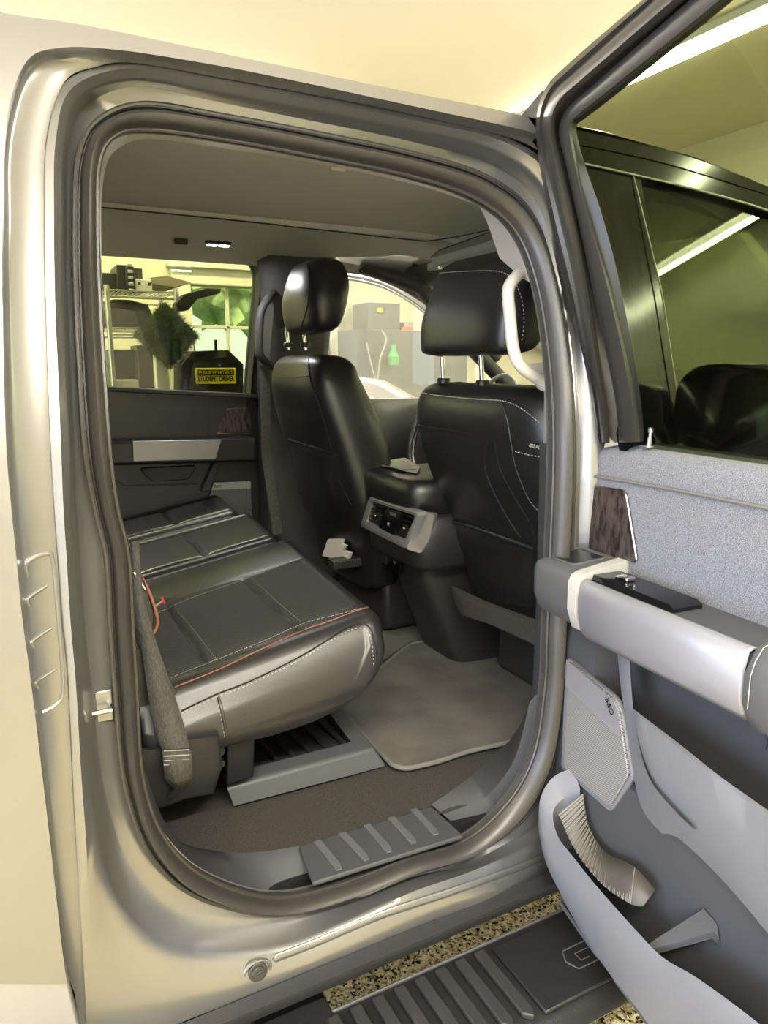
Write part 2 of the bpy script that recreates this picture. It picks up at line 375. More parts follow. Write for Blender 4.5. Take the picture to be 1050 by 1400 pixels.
q2 = [a.lerp(b, .5)+Vector((0, -.012, 0)) for a, b in zip(rR3, rR2)]
frame = loft('door_frame', [rR2, q2, q1, rR3, [a.lerp(b, .2) for a, b in zip(rR3, mid)], mid, [a.lerp(b, .8) for a, b in zip(mid, rR4)], rR4, rS2, off(rS1, .012), off(rS1d, .012)], 'paint', truck, cu=True, angle=60)
# weatherstrip: lip, groove and bulb
def between(A, B, t, dy): return [a.lerp(b, t)+Vector((0, dy, 0)) for a, b in zip(A, B)]
prof = [(0, .004), (.02, -.010), (.07, -.015), (.10, -.0115), (.13, -.015), (.19, -.014), (.22, -.004), (.25, .006), (.28, .004), (.32, -.016), (.42, -.030), (.58, -.038), (.74, -.034), (.88, -.020), (.97, -.002), (1.0, .006)]
seal = loft('weatherstrip', [between(rS2, rS1, t, d) for t, d in prof]+[[a.lerp(b, .5) for a, b in zip(rS1, rS1d)], rS1d], 'rubber', truck, cu=True, angle=50)
tube('seal_lip', between(rS2, rS1, .10, -.013), .0042, 'rubber', truck, n=8, closed=True)
tube('seal_groove_shade', between(rS2, rS1, .245, -.004), .0035, 'rubber_dark', truck, n=6, closed=True)  # dark tube laid in the groove, its shade put into the colour
tube('seal_inner_lip', between(rS2, rS1, .97, -.008), .0035, 'rubber', truck, n=6, closed=True)
# outer skin: roof rail and rear quarter, with the turned edge of the door gap
def band(L, yo, n=6, pre=()): return cr([SD(a, b, yo) for a, b in list(pre)+L], n)
R1x = [(92,1345),(84,1290),(67,1138),(42,930),(31,850),(22,760),(15,690)]+R1
R2x = [(118,1400),(114,1300),(103,1150),(92,930),(84,850),(78,760),(73,690)]+[(68,600),(62,420),(60,300),(63,190),(88,112),(130,92),(180,86),(300,106),(430,130),(560,156),(690,186),(735,205)]
OUT = [(-400,1345),(-400,1290),(-400,1138),(-400,930),(-400,850),(-400,760),(-400,690),(-400,600),(-400,420),(-400,300),(-400,-50),(-160,-10),(20,20),(125,36),(270,66),(400,93),(540,122),(680,150),(722,160)]
eR1, eR2, eO = band(R1x, -.10), band(R2x, -.062), [p for p in band(OUT, -.10)]
for p in eO[-6*8:]: p.y += .0
lip = [p+Vector((0, .016, 0)) for p in eR1]
lip2 = [a.lerp(b, .22)+Vector((0, .022, 0)) for a, b in zip(eR1, eR2)]
skin = loft('rear_quarter_panel', [eO, [a.lerp(b, .06) for a, b in zip(eR1, eO)], eR1, [a.lerp(b, .03)+Vector((0, .004, 0)) for a, b in zip(eR1, eR2)], [a.lerp(b, .06)+Vector((0, .02, 0)) for a, b in zip(eR1, eR2)], lip2, [a.lerp(b, .8)+Vector((0, .004, 0)) for a, b in zip(eR1, eR2)], eR2], 'paint', truck, angle=60)
# lower corner panel under the seam
lo = [SD(-400, 1299, -.098), SD(60, 1303, -.098), SD(84, 1293, -.096), SD(95, 1350, -.094), SD(112, 1420, -.09), SD(130, 1520, -.09), SD(-400, 1520, -.09)]
prism('lower_corner_panel', lo, (0, .03, 0), 'silver', truck, bevel=.003)
# jamb pocket embossing
tj = tree_of(skin)
for pts in ([(38,790),(36,770),(62,757),(72,768),(80,850),(86,940),(78,962),(58,974)], [(40,828),(38,818),(64,800)], [(46,885),(44,876),(70,858)], [(52,940),(50,932),(76,914)]):
    l = surfline(tj, pts, .0005, 6)
    if len(l) > 2: tube('jamb_emboss', l, .0028, 'paint', truck, n=8)
# rocker: round sill skirt and black underside
rk_top = [SD(x, y, -.06) for x, y in ((118,1440),(255,1395),(380,1345),(480,1305),(600,1256),(690,1225),(760,1193),(860,1150),(1000,1095))]
rk_top = [Vector((p.x, -.075, p.z)) for p in rk_top]
zt = sum(p.z for p in rk_top[1:6])/5
prf = [(-.062, zt+.004), (-.085, zt-.004), (-.088, zt-.022), (-.07, zt-.038), (.02, zt-.05), (.2, zt-.06)]
loft('rocker_trim', [[Vector((x, y, z)) for x in (-.4, .3, 1.0, 2.2)] for y, z in prf], 'plastic', truck, angle=60)
# horizontal rib pressed in the sill
fr_t = tree_of(frame)
sl = surfline(fr_t, [(372,1312),(430,1290),(520,1252),(610,1222),(700,1190),(742,1172)], .0, 8)
if len(sl) > 3: tube('sill_rib', sl, [.001]+[.009]*(len(sl)-2)+[.001], 'paint', truck, n=12, flat=.5, upv=(0, 1, 0))
# drain plug in the corner of the sill
pc = hit(fr_t, 352, 1327) or SD(352, 1327, -.06)
n0 = Vector((0, -1, .15)).normalized()
plug = multi('drain_plug', [cyl_vf(pc+n0*.001, pc+n0*.006, .0165), cyl_vf(pc+n0*.006, pc+n0*.0085, .011)], 'rubber', truck, bevel=.0015)
mesh_r = tube('plug_slot', [pc+n0*.009+Vector((-.005, 0, -.002)), pc+n0*.009+Vector((.005, 0, .002))], .0022, 'rubber_dark', plug, n=6)
circ = [pc+Vector((math.cos(a)*.023, 0, math.sin(a)*.019)) for a in [k*math.pi/12 for k in range(24)]]
tube('plug_recess', circ, .003, 'paint', truck, n=8, closed=True)
# striker
sp = hit(fr_t, 138, 966) or SD(138, 966, 0)
tube('door_striker', [sp+Vector((-.012, 0, 0)), sp+Vector((-.012, -.018, 0)), sp+Vector((.012, -.018, 0)), sp+Vector((.012, 0, 0))], .004, 'chrome', truck, n=10)
box('striker_plate', sp+Vector((0, .0, 0)), (.034, .004, .05), 'paint', truck)
# roof, rear wall, floor pan, far side
def roofz(y): 
    t = (y-.83)/.80; return 2.045-.055*t*t-.02*t**8
redge = eO[-6*7:]
xs = [-.35, 0, .5, 1.0, 1.4, 1.75]; 
ry = [.02, .035, .07, .14, .3, .6, .9, 1.2, 1.5, 1.66, 1.74, 1.78]
def rz(x, y): return roofz(y)-(0.05*max(0, x-.95)**2)-.03*max(0, -x)
rt0 = [Vector((p.x, p.y, p.z)) for p in redge[::6]]
# roof skin starts at the near rail edge
e0 = SD(-160, -10, -.10); e1 = SD(722, 160, -.10)
rows = []
for x in (-.35, .0, .3, .6, .83, 1.05, 1.3, 1.55, 1.8):
    t = (x-e0.x)/(e1.x-e0.x); ey = e0.y+(e1.y-e0.y)*t; ez = e0.z+(e1.z-e0.z)*t
    drop = -.10*max(0, x-1.0)**2*1.6
    row = [Vector((x, ey, ez+drop)), Vector((x, ey+.006, ez+.003+drop))]
    for y in (.12, .2, .35, .6, .9, 1.2, 1.5, 1.65, 1.74): row.append(Vector((x, y, max(ez-.02, rz(x, y)-.0)+drop*.8 if y > .15 else ez+.012+drop)))
    rows.append(row)
roof = loft('roof', rows, 'paint', truck, angle=60)
mesh('cab_back_wall', [(-.33, .0, .55), (-.33, 1.8, .55), (-.33, 1.8, 2.0), (-.33, .0, 2.0)], [(0, 1, 2, 3)], 'plastic', truck, solid=.02)
box('bed_side', (-1.62, -.07, .95), (2.36, .06, .84), 'paint', truck, bevel=.02, seg=3)
box('bed_side', (-1.62, 1.86, .95), (2.36, .06, .84), 'paint', truck, bevel=.02, seg=3)
box('bed_floor', (-1.62, .9, .75), (2.36, 1.86, .04), 'plastic', truck)
box('floor_pan', (.9, .92, .575), (2.5, 1.76, .05), 'rubber_dark', truck, bevel=0)
box('far_side_panel', (.9, 1.86, .95), (2.5, .05, .9), 'paint', truck)
box('frame_rail', (.8, .5, .42), (3.2, .09, .14), 'rubber_dark', truck)
box('frame_rail', (.8, 1.35, .42), (3.2, .09, .14), 'rubber_dark', truck)

# ---- interior lining of the doorway
T1 = [(152,600),(141,420),(138,300),(142,232),(160,200),(205,189),(300,203),(400,221),(537,248),(600,263),(655,283),(702,318),(718,380)]
a_ = cr([SD(a, b, .05) for a, b in S1[1:12]], 6)
top_in = [SD(a, b, .11) for a, b in [(141,420),(138,300),(144,232),(162,203),(206,190),(305,203),(430,223),(545,247),(618,268),(680,300),(713,380)]]
top_in2 = [p+Vector((0, .08, .05)) for p in top_in]
loft('roof_rail_trim', [a_, cr(top_in, 6), cr(top_in2, 6)], 'light_trim', truck, angle=60)
# near B-pillar trim, light above the belt and dark below
bp = [(713,330),(729,390),(741,470),(745,540),(744,606)]
bs = [SD(a, b, .04) for a, b in [(718,330),(738,390),(752,480),(757,540),(759,606)]]
bi = [SD(a, b, .10) for a, b in [(704,300),(728,390),(745,470),(744,540),(743,606)]]
bd = [p+Vector((.05, .03, 0)) for p in bi]
loft('pillar_trim_upper', [cr(bs, 5), cr(bi, 5), cr(bd, 5), cr([p+Vector((.1, -.06, 0)) for p in bi], 5)], 'light_trim', truck, angle=60)
bs2 = [SD(a, b, .04) for a, b in [(759,606),(756,760),(750,870),(745,950),(728,1035),(700,1085),(640,1140)]]
bi2 = [SD(a, b, .09) for a, b in [(738,606),(735,760),(731,870),(727,950),(716,1020),(692,1062),(640,1112)]]
bi3 = [SD(a, b, .09)+Vector((.05, .03, -.01)) for a, b in [(738,606),(735,760),(731,870),(727,950),(716,1020),(692,1062),(640,1112)]]
loft('pillar_trim_lower', [cr(bs2, 5), cr(bi2, 5), cr(bi3, 5)], 'lining', truck, angle=60)
# bottom lining left of the sill plate
ls = [SD(a, b, .04) for a, b in [(195,1060),(225,1140),(283,1195),(375,1222),(425,1215)]]
li = [P(a, b, z=.632) for a, b in [(205,1060),(220,1112),(248,1152),(330,1166),(412,1156)]]
lj = [p+Vector((.0, .01, -.03)) for p in li]
loft('sill_lining', [cr(ls, 6), cr([a.lerp(b, .5)+Vector((0, -.004, .012)) for a, b in zip(ls, li)], 6), cr(li, 6), cr(lj, 6)], 'lining', truck, angle=60)
loft('sill_lining_front', [cr([P(a, b, y=.045) for a, b in [(628,1146),(690,1100),(728,1030),(742,940)]], 6), cr([P(a, b, y=.06) for a, b in [(618,1124),(668,1086),(704,1036),(724,960)]], 6), cr([P(a, b, z=.634) for a, b in [(590,1100),(645,1060),(692,1016),(712,990)]], 6)], 'lining', truck, angle=60)
# scuff plate with raised bars
zz = .638
q = [P(428,1207, z=zz-.008), P(408,1156, z=zz), P(590,1102, z=zz), P(634,1142, z=zz-.008)]
plate = prism('scuff_plate', rounded(q, .006), (0, 0, -.009), 'lining', truck, bevel=.003)
pt = tree_of(plate)
for (a, b) in [((434,1150),(465,1190)), ((468,1139),(502,1177)), ((502,1128),(534,1166)), ((535,1118),(567,1154)), ((566,1107),(597,1142))]:
    A = hit(pt, *a) or P(*a, z=zz); B = hit(pt, *b) or P(*b, z=zz)
    d = (B-A).normalized(); s = Vector((1, 0, 0))*.012; n = Vector((0, 0, 1))
    prism('scuff_bar', [A-s*.75, A+s*.55, B+s*.75-d*.012, B+s*.35, B-s*.55], n*.003, 'plastic_grey', plate, bevel=.0012)

# ---- headliner
rows = []
for x in [-.3+.1*i for i in range(23)]:
    fx = max(0, x-1.38); rows.append([Vector((x, y, z-(.10*fx*fx+.03*min(1, fx*4)) )) for y, z in ((.15, 1.905), (.19, 1.94), (.25, 1.965), (.42, 1.985), (.8, 1.992), (1.14, 1.988), (1.147, 1.972), (1.3, 1.975), (1.5, 1.972), (1.66, 1.96), (1.76, 1.93))])
head = loft('headliner', rows, 'headliner', truck, angle=35)
ht = tree_of(head)
seam('headliner_groove', ht, [(134,283),(300,299),(450,315),(560,327),(595,328),(650,318),(700,306)], .0022, 'black', truck, off=.001)
seam('coat_hook_line', ht, [(455,228),(470,232)], .003, 'light_trim', truck)
h0 = hit(ht, 462, 226) or Vector((.7, .45, 1.98))
box('coat_hook', h0+Vector((0, 0, -.006)), (.035, .012, .012), 'light_trim', truck)
h1 = hit(ht, 298, 331) or Vector((.7, 1.5, 1.97))
dl = box('dome_light', h1+Vector((0, 0, -.004)), (.085, .035, .012), 'plastic', truck)
dlm = area('dome_lamp', h1+Vector((0, 0, -.03)), (.08, .03), 2.5, (1, 1, 1), (0, 0, -1)); dlm.parent = dl
box('dome_lens', h1+Vector((-.022, 0, -.011)), (.036, .026, .006), 'dome', dl); box('dome_lens', h1+Vector((.022, 0, -.011)), (.036, .026, .006), 'dome', dl)
h2 = hit(ht, 247, 327) or Vector((.6, 1.5, 1.97))
box('coat_hook', h2+Vector((0, 0, -.008)), (.045, .02, .018), 'plastic', truck)
h3 = hit(ht, 568, 360) or Vector((1.6, 1.5, 1.9))
multi('visor_clip', [cyl_vf(h3, h3+Vector((0, 0, -.012)), .014, 12)], 'plastic', truck)
# sun visor above the front passenger
v4 = [P(a, b, z=z) for a, b, z in ((582,362,1.90),(600,352,1.915),(700,318,1.935),(712,335,1.91),(640,357,1.895))]
prism('sun_visor', rounded(v4, .02), (0, 0, -.022), 'headliner', truck, bevel=.008, seg=3)
prism('visor_recess', [p+Vector((0, 0, .012)) for p in rounded([P(588,358,z=1.925), P(600,348,z=1.93), P(697,314,z=1.95), P(706,324,z=1.94)], .01)], (0, 0, .004), 'black', truck)
hv = P(600, 366, y=1.15)
tube('visor_pivot', [hv, hv+Vector((.05, .01, .01))], .006, 'chrome', truck)

# ---- far rear door, window and pillars
YF = 1.78
def fp(px, py, y=YF): return P(px, py, y=y)
fd = empty('far_rear_door', (0, 0, 0)); fd.parent = truck
prism('trim_panel', [fp(100,528), fp(352,541), fp(356,720), fp(350,800), fp(100,900)], (0, .05, 0), 'leather', fd, bevel=.004)
prism('belt_ledge', [fp(100,526,1.76), fp(352,539,1.76), fp(352,545,1.76), fp(100,533,1.76)], (0, .09, 0), 'plastic', fd, bevel=.004)
prism('lock_pin', [fp(253,519,1.77), fp(256,519,1.77), fp(257,533,1.77), fp(252,533,1.77)], (0, .006, 0), 'black', fd)
prism('wood_inlay', rounded([fp(309,559,1.775), fp(343,556,1.775), fp(345,591,1.775), fp(297,591,1.775)], .012), (0, .01, 0), 'wood', fd, bevel=.002)
tube('inlay_edge', [fp(296,592,1.772), fp(345,593,1.772), fp(346,562,1.772)], .002, 'chrome', fd, n=6)
prism('armrest', [fp(150,603,1.70), fp(350,598,1.70), fp(352,632,1.70), fp(150,637,1.70)], (0, .09, 0), 'leather', fd, bevel=.012, seg=3)
prism('armrest_trim', rounded([fp(181,603,1.692), fp(303,601,1.692), fp(295,628,1.692), fp(182,631,1.692)], .006), (0, .02, 0), 'silver', fd, bevel=.003)
prism('door_pull_cup', rounded([fp(190,640,1.765), fp(270,636,1.765), fp(258,656,1.765), fp(207,659,1.765)], .02), (0, .03, 0), 'plastic', fd, bevel=.004)
tube('lower_crease', [fp(150,648,1.776), fp(170,664,1.776), fp(272,662,1.776)], .003, 'plastic', fd, n=6)
prism('diagonal_strut', [fp(293,632,1.74), fp(302,632,1.74), fp(287,672,1.74), fp(275,672,1.74)], (0, .04, 0), 'plastic', fd, bevel=.004)
gf = prism('speaker_grille', rounded([fp(292,660,1.765), fp(343,657,1.765), fp(346,720,1.765), fp(275,720,1.765)], .012), (0, .012, 0), 'grille_far', fd, bevel=.003)
prism('grille_badge_band', rounded([fp(293,660,1.762), fp(343,658,1.762), fp(343,668,1.762), fp(289,670,1.762)], .006), (0, .004, 0), 'silver', gf)
text('maker_mark', 'B&O', .016, fp(298,665,1.760), (1, 0, 0), (0, 0, 1), 'black', gf)
# glass and the black surround
prism('window_glass', [fp(100,333,1.83), fp(352,348,1.83), fp(356,545,1.83), fp(100,540,1.83)], (0, .004, 0), 'tint_far', fd)
fro = [fp(60,300,1.81), fp(400,300,1.81), fp(400,560,1.81), fp(60,560,1.81)]
inn = rounded([fp(60,335,1.81), fp(344,354,1.81), fp(343,392,1.81), fp(336,541,1.81), fp(60,530,1.81)], .05, 6)
# surround built as a strip along top and front edges
innp = cr([fp(60,333,1.81), fp(200,344,1.81), fp(320,353,1.81), fp(338,360,1.81), fp(346,382,1.81), fp(341,450,1.81), fp(334,530,1.81), fp(332,560,1.81)], 5)
outp = cr([fp(60,310,1.81), fp(200,318,1.81), fp(330,325,1.81), fp(360,335,1.81), fp(385,375,1.81), fp(385,450,1.81), fp(385,530,1.81), fp(385,560,1.81)], 5)
loft('window_surround', [innp, outp], 'rubber_dark', fd, solid=.03, offset=0)
loft('window_reveal', [innp, [p+Vector((0, -.06, .0)) + (p-fp(230,440,1.81))*.03 for p in innp]], 'rubber_dark', fd)
# far B pillar: upper trim, lower trim
pu = [[fp(345,344,1.72), fp(352,362,1.72), fp(356,420,1.74), fp(352,500,1.76), fp(353,545,1.76)], [fp(365,335,1.66), fp(372,362,1.66), fp(374,420,1.68), fp(368,500,1.70), fp(370,545,1.70)], [fp(455,330,1.66), fp(452,362,1.66), fp(445,420,1.68), fp(440,500,1.70), fp(440,545,1.70)], [fp(470,330,1.8), fp(462,362,1.8), fp(455,420,1.8), fp(448,500,1.8), fp(450,545,1.8)]]
loft('pillar_trim_upper', [cr(r, 5) for r in pu], 'pillar', truck, angle=60)
pl = [[fp(350,530,1.80), fp(352,640,1.80), fp(352,740,1.80), fp(350,800,1.80)], [fp(362,530,1.70), fp(364,640,1.70), fp(368,740,1.70), fp(372,800,1.70)], [fp(398,530,1.66), fp(402,640,1.66), fp(412,740,1.66), fp(430,800,1.66)], [fp(470,530,1.72), fp(470,640,1.72), fp(480,740,1.72), fp(480,800,1.72)]]
loft('pillar_trim_lower', [cr(r, 5) for r in pl], 'pillar', truck, angle=50)
tube('pillar_grab_handle', cr([fp(374,400,1.68), fp(366,410,1.64), fp(356,430,1.62), fp(354,478,1.62), fp(360,492,1.63), fp(374,502,1.68)], 6), .017, 'pillar', truck, n=12, flat=.8)
tube('belt_guide', [fp(358,505,1.66), fp(360,536,1.66)], .012, 'pillar', truck, n=8)
tube('seat_belt_strap', [fp(362,500,1.64), fp(364,620,1.62), fp(380,730,1.60)], .02, 'web', truck, n=8, flat=.15, upv=(0, 1, 0))
# far front doorway: header, A pillar, sill
tube('door_header', cr([fp(455,362,1.78), fp(500,368,1.78), fp(545,385,1.78), fp(590,412,1.80), fp(640,450,1.80), fp(680,490,1.80)], 5), .028, 'rubber', truck, n=12)
# front end: dashboard, windshield, cowl, hood
dsh = [[Vector((x, y, z)) for x, z in ((1.62, 1.05), (1.58, 1.22), (1.62, 1.33), (1.75, 1.37), (2.1, 1.36), (2.15, .7), (1.75, .75), (1.62, 1.05))] for y in (.12, .3, .9, 1.5, 1.72)]
loft('dashboard', dsh, 'plastic', truck, angle=50)
mesh('windshield', [(1.50, .16, 1.94), (1.50, 1.66, 1.94), (2.25, 1.74, 1.36), (2.25, .10, 1.36)], [(0, 1, 2, 3)], 'clear', truck, solid=.005)
for yy, y2 in ((.10, .03), (1.70, 1.77)):
    tube('a_pillar', [(1.35, yy, 1.95), (1.62, yy, 1.88), (1.95, y2, 1.62), (2.3, y2, 1.34)], .034, 'plastic', truck, n=12)
hood = [[Vector((x, y, z)) for x in (2.2, 2.5, 2.9, 3.2, 3.3)] for y, z in ((-.10, .5), (-.12, .9), (-.10, 1.15), (-.02, 1.27), (.2, 1.32), (.85, 1.34), (1.5, 1.32), (1.74, 1.27), (1.84, 1.1), (1.84, .5))]
for r_ in hood: r_[-1].z -= .06
loft('hood_and_fenders', hood, 'paint', truck, angle=60)
mesh('front_grille', [(3.3, -.1, .5), (3.3, 1.84, .5), (3.3, 1.7, 1.24), (3.3, .0, 1.24)], [(0, 1, 2, 3)], 'plastic', truck, solid=.03)
# steering wheel
cw = Vector((1.48, 1.28, 1.30)); R_ = Matrix.Rotation(math.radians(-65), 3, 'Y')
sw = tube('steering_wheel', [cw+R_ @ Vector((math.cos(a)*.19, math.sin(a)*.19, 0)) for a in [k*math.pi/18 for k in range(36)]], .016, 'leather', truck, n=12, closed=True)
multi('wheel_hub', [boxvf(cw+Vector((.02, 0, 0)), (.05, .15, .11), R_), cyl_vf(cw, cw+Vector((.25, 0, -.08)), .04)], 'plastic', sw, bevel=.02, seg=3)
# near front door: inside trim, outside skin, glass, frame, mirror
nf = empty('front_door', (0, 0, 0)); nf.parent = truck
box('inner_trim', (1.62, .035, .95), (1.05, .06, .86), 'plastic', nf, bevel=.02, seg=3)
box('inner_armrest', (1.62, .085, 1.13), (.8, .08, .08), 'leather', nf, bevel=.02, seg=3)
box('inner_grip', (1.75, .075, 1.2), (.22, .05, .05), 'light_trim', nf, bevel=.015)
tube('dash_vent_trim', cr([P(668,530,x=1.66), P(676,518,x=1.66), P(692,513,x=1.66), P(704,522,x=1.66), P(706,534,x=1.66)], 5), .008, 'light_trim', truck, n=8)
def nx(px, py, yo=-.10): return SD(px, py, yo)
# outside: roof rail line, frame and sheet
rl = cr([nx(745,167), nx(785,177), nx(850,191), nx(925,209), nx(1019,242), nx(1050,257), nx(1150,300), nx(1300,372)], 5)
r2 = cr([nx(745,189), nx(785,198), nx(850,211), nx(925,229), nx(1019,258), nx(1050,268), nx(1150,310), nx(1300,378)], 5)
r3 = cr([nx(745,213), nx(785,221), nx(850,235), nx(936,255), nx(1010,275), nx(1050,288), nx(1150,326), nx(1300,392)], 5)
loft('roof_rail', [[p+Vector((0, .06, .012)) for p in rl], rl, [a.lerp(b, .9) for a, b in zip(rl, r2)], [p+Vector((0, .012, 0)) for p in r2]], 'gloss_black', truck, angle=60)  # body rail coloured black: its dark look behind tinted glass is painted in
loft('window_frame', [[p+Vector((0, .012, 0)) for p in r2], [p+Vector((0, .001, 0)) for p in r2], r3, [p+Vector((0, .012, 0)) for p in r3]], 'gloss_black', nf, angle=30)
tube('frame_edge', r3, .0022, 'silver', nf, n=6)
bl = [nx(780,224,-.095), nx(876,244,-.095), nx(945,640,-.095), nx(862,640,-.095)]
prism('pillar_applique', bl, (0, .02, 0), 'gloss_black', nf)
tube('applique_edge', [nx(866,240,-.098), nx(905,400,-.098), nx(938,620,-.098)], .0016, 'silver', nf, n=6)
prism('front_window', [nx(870,240,-.085), nx(1050,284,-.085), nx(1300,388,-.085), nx(1500,560,-.085), nx(1500,640,-.085), nx(930,640,-.085)], (0, .004, 0), 'tint_door', nf)
prism('door_skin', [Vector((1.13, -.10, 1.36)), Vector((2.15, -.10, 1.33)), Vector((2.15, -.12, .5)), Vector((1.13, -.12, .5))], (0, .04, 0), 'paint', nf, bevel=.01)
prism('belt_molding', [Vector((1.13, -.105, 1.382)), Vector((2.1, -.105, 1.355)), Vector((2.1, -.105, 1.335)), Vector((1.13, -.105, 1.360))], (0, .03, 0), 'gloss_black', nf, bevel=.003)
mc = P(1010, 562, y=-.22)
bmv = []
mr = [[Vector((mc.x+dx, mc.y+a, mc.z+b)) for a, b in rrect(0, 0, .13*s, .085*s, 3.2, 28)] for dx, s in ((-.03, .9), (-.015, 1.0), (.04, .96), (.08, .7), (.1, .3))]
sm = loft('side_mirror', mr, 'gloss_black', nf, cu=True, caps=True, angle=60)
box('mirror_arm', (mc.x+.03, mc.y+.1, mc.z-.04), (.06, .12, .05), 'gloss_black', sm, bevel=.015)

# ---- opened driver's door, seen through the cab
dd = empty('driver_door', (0, 0, 0)); dd.parent = truck
ang = math.radians(57); hq = Vector((2.1, 1.86, 0)); dv = Vector((-math.cos(ang), math.sin(ang), 0)); dn = Vector((-dv.y, dv.x, 0))
if dn.dot(Vector((0, -1, 0))) < 0: dn = -dn
def dp(px, py, o=0.0): return PN(px, py, hq+dn*o, dn)
arc = cr([dp(446,500), dp(442,430), dp(441,384), dp(452,374), dp(491,379), dp(526,388), dp(560,406), dp(586,425), dp(640,470), dp(665,500)], 6)
tube('door_frame', arc, .024, 'paint', dd, n=12, flat=1.2)
arc2 = [p+dn*.02 for p in arc]
tube('frame_seal', [p.lerp(dp(530,470), .035)+dn*.01 for p in arc], .014, 'silver', dd, n=8)
prism('window_glass', [dp(446,500), dp(442,430), dp(442,384), dp(491,382), dp(526,390), dp(586,428), dp(650,480), dp(650,560), dp(560,545), dp(471,515)], dn*.004, 'film', dd)
prism('door_panel', [dp(446,498,.03), dp(475,514,.03), dp(515,520,.03), dp(560,545,.03), dp(700,570,.03), dp(700,800,.03), dp(440,760,.03)], dn*-.10, 'light_trim', dd, bevel=.02, seg=3)
tube('panel_crease', cr([dp(470,530,.035), dp(510,545,.035), dp(535,570,.035), dp(552,600,.035)], 6), .008, 'silver', dd)
box('window_switch', dp(500,566,.05), (.05, .03, .02), 'black', dd); box('window_switch', dp(528,567,.05), (.05, .03, .02), 'black', dd)
prism('armrest_panel', [dp(490,580,.04), dp(560,588,.04), dp(560,640,.04), dp(520,625,.04)], dn*.03, 'light_trim', dd, bevel=.01)

# ------------------------------------------------------------------ carpet and things on the floor
cv = [[Vector((x, y, .617+(.006*noise.noise(Vector((x*3, y*3, 0))))+ (max(0, x-1.35)*.1))) for x in [.05+.06*i for i in range(33)]] for y in [.07+.055*j for j in range(32)]]
loft('carpet', cv, 'carpet', truck)
prism('transmission_hump', [Vector((-.2, .72, .62)), Vector((-.2, .80, .70)), Vector((-.2, 1.0, .70)), Vector((-.2, 1.08, .62))], (1.1, 0, -.0), 'carpet', truck, bevel=.02, seg=3)
# floor mat
mo = [P(a, b, z=.636) for a, b in ((462,966),(470,955),(560,880),(615,872),(655,886),(700,895),(738,915),(738,1004),(700,1013),(640,1026),(600,1040),(556,1050),(538,1046),(520,1028),(494,1000))]
mo = rounded(mo, .03, 4)
mt = prism('floor_mat', mo, (0, 0, -.008), 'mat', None, bevel=.002)
tag(mt, 'grey carpet floor mat with bound edge in front of the rear seat', 'floor mat')
tube('bound_edge', [p+Vector((0, 0, -.002)) for p in mo], .006, 'mat_edge', mt, n=8, closed=True)
mo2 = [P(a, b, z=.632) for a, b in ((500,880),(545,830),(600,856),(640,866),(610,872),(562,876),(520,905))]
prism('carpet_panel', rounded(mo2, .02), (0, 0, -.008), 'mat', truck)
# under-seat tray
tr_ = empty('underseat_tray', (0, 0, 0), 'black ribbed plastic storage tray on the carpet under the rear seat', 'storage tray')
zt0, zt1 = .626, .672
A, B, C_, D_ = P(310,1076,z=zt1), P(512,1022,z=zt1), P(398,884,z=zt1), P(265,915,z=zt1)
Ai, Bi = A+Vector((.012, .055, -.004)), B+Vector((-.035, .055, -.004)); Ci, Di = C_+Vector((-.03, 0, -.004)), D_
Ao, Bo = P(320,1102,z=zt0), P(528,1047,z=zt0); Co, Do = P(405,880,z=zt0), P(265,905,z=zt0)
mesh('tray_rim', [Ao, Bo, Co, A, B, C_, Ai, Bi, Ci, Bo+Vector((.0, .03, 0)), B+Vector((0, .02, 0))], [(0, 1, 4, 3), (1, 2, 5, 4), (3, 4, 7, 6), (4, 5, 8, 7)], 'plastic_grey', tr_, bevel=.008, seg=3, angle=30)
zb = Vector((0, 0, -.022))
mesh('tray_bed', [Ai, Bi, Ci, Di, Ai+zb, Bi+zb, Ci+zb, Di+zb, Ai+zb, Di+zb], [(4, 5, 6, 7), (0, 1, 5, 4), (1, 2, 6, 5), (3, 0, 4, 7)], 'plastic', tr_, smooth=False)
for a, b in (((352,1010),(384,1045)), ((372,1003),(405,1037)), ((392,996),(427,1030)), ((412,989),(448,1023)), ((432,982),(470,1016))):
    p, q_ = P(*a, z=zt1-.018), P(*b, z=zt1-.018)
    tube('tray_rib', [q_, p, p+(p-q_)*1.6], .006, 'plastic', tr_, n=8)
# bracket leg and side cover below the cushion
brk = box('seat_leg_bracket', (0, 0, 0), (.01, .01, .01), 'black')
bpy.data.objects.remove(brk)

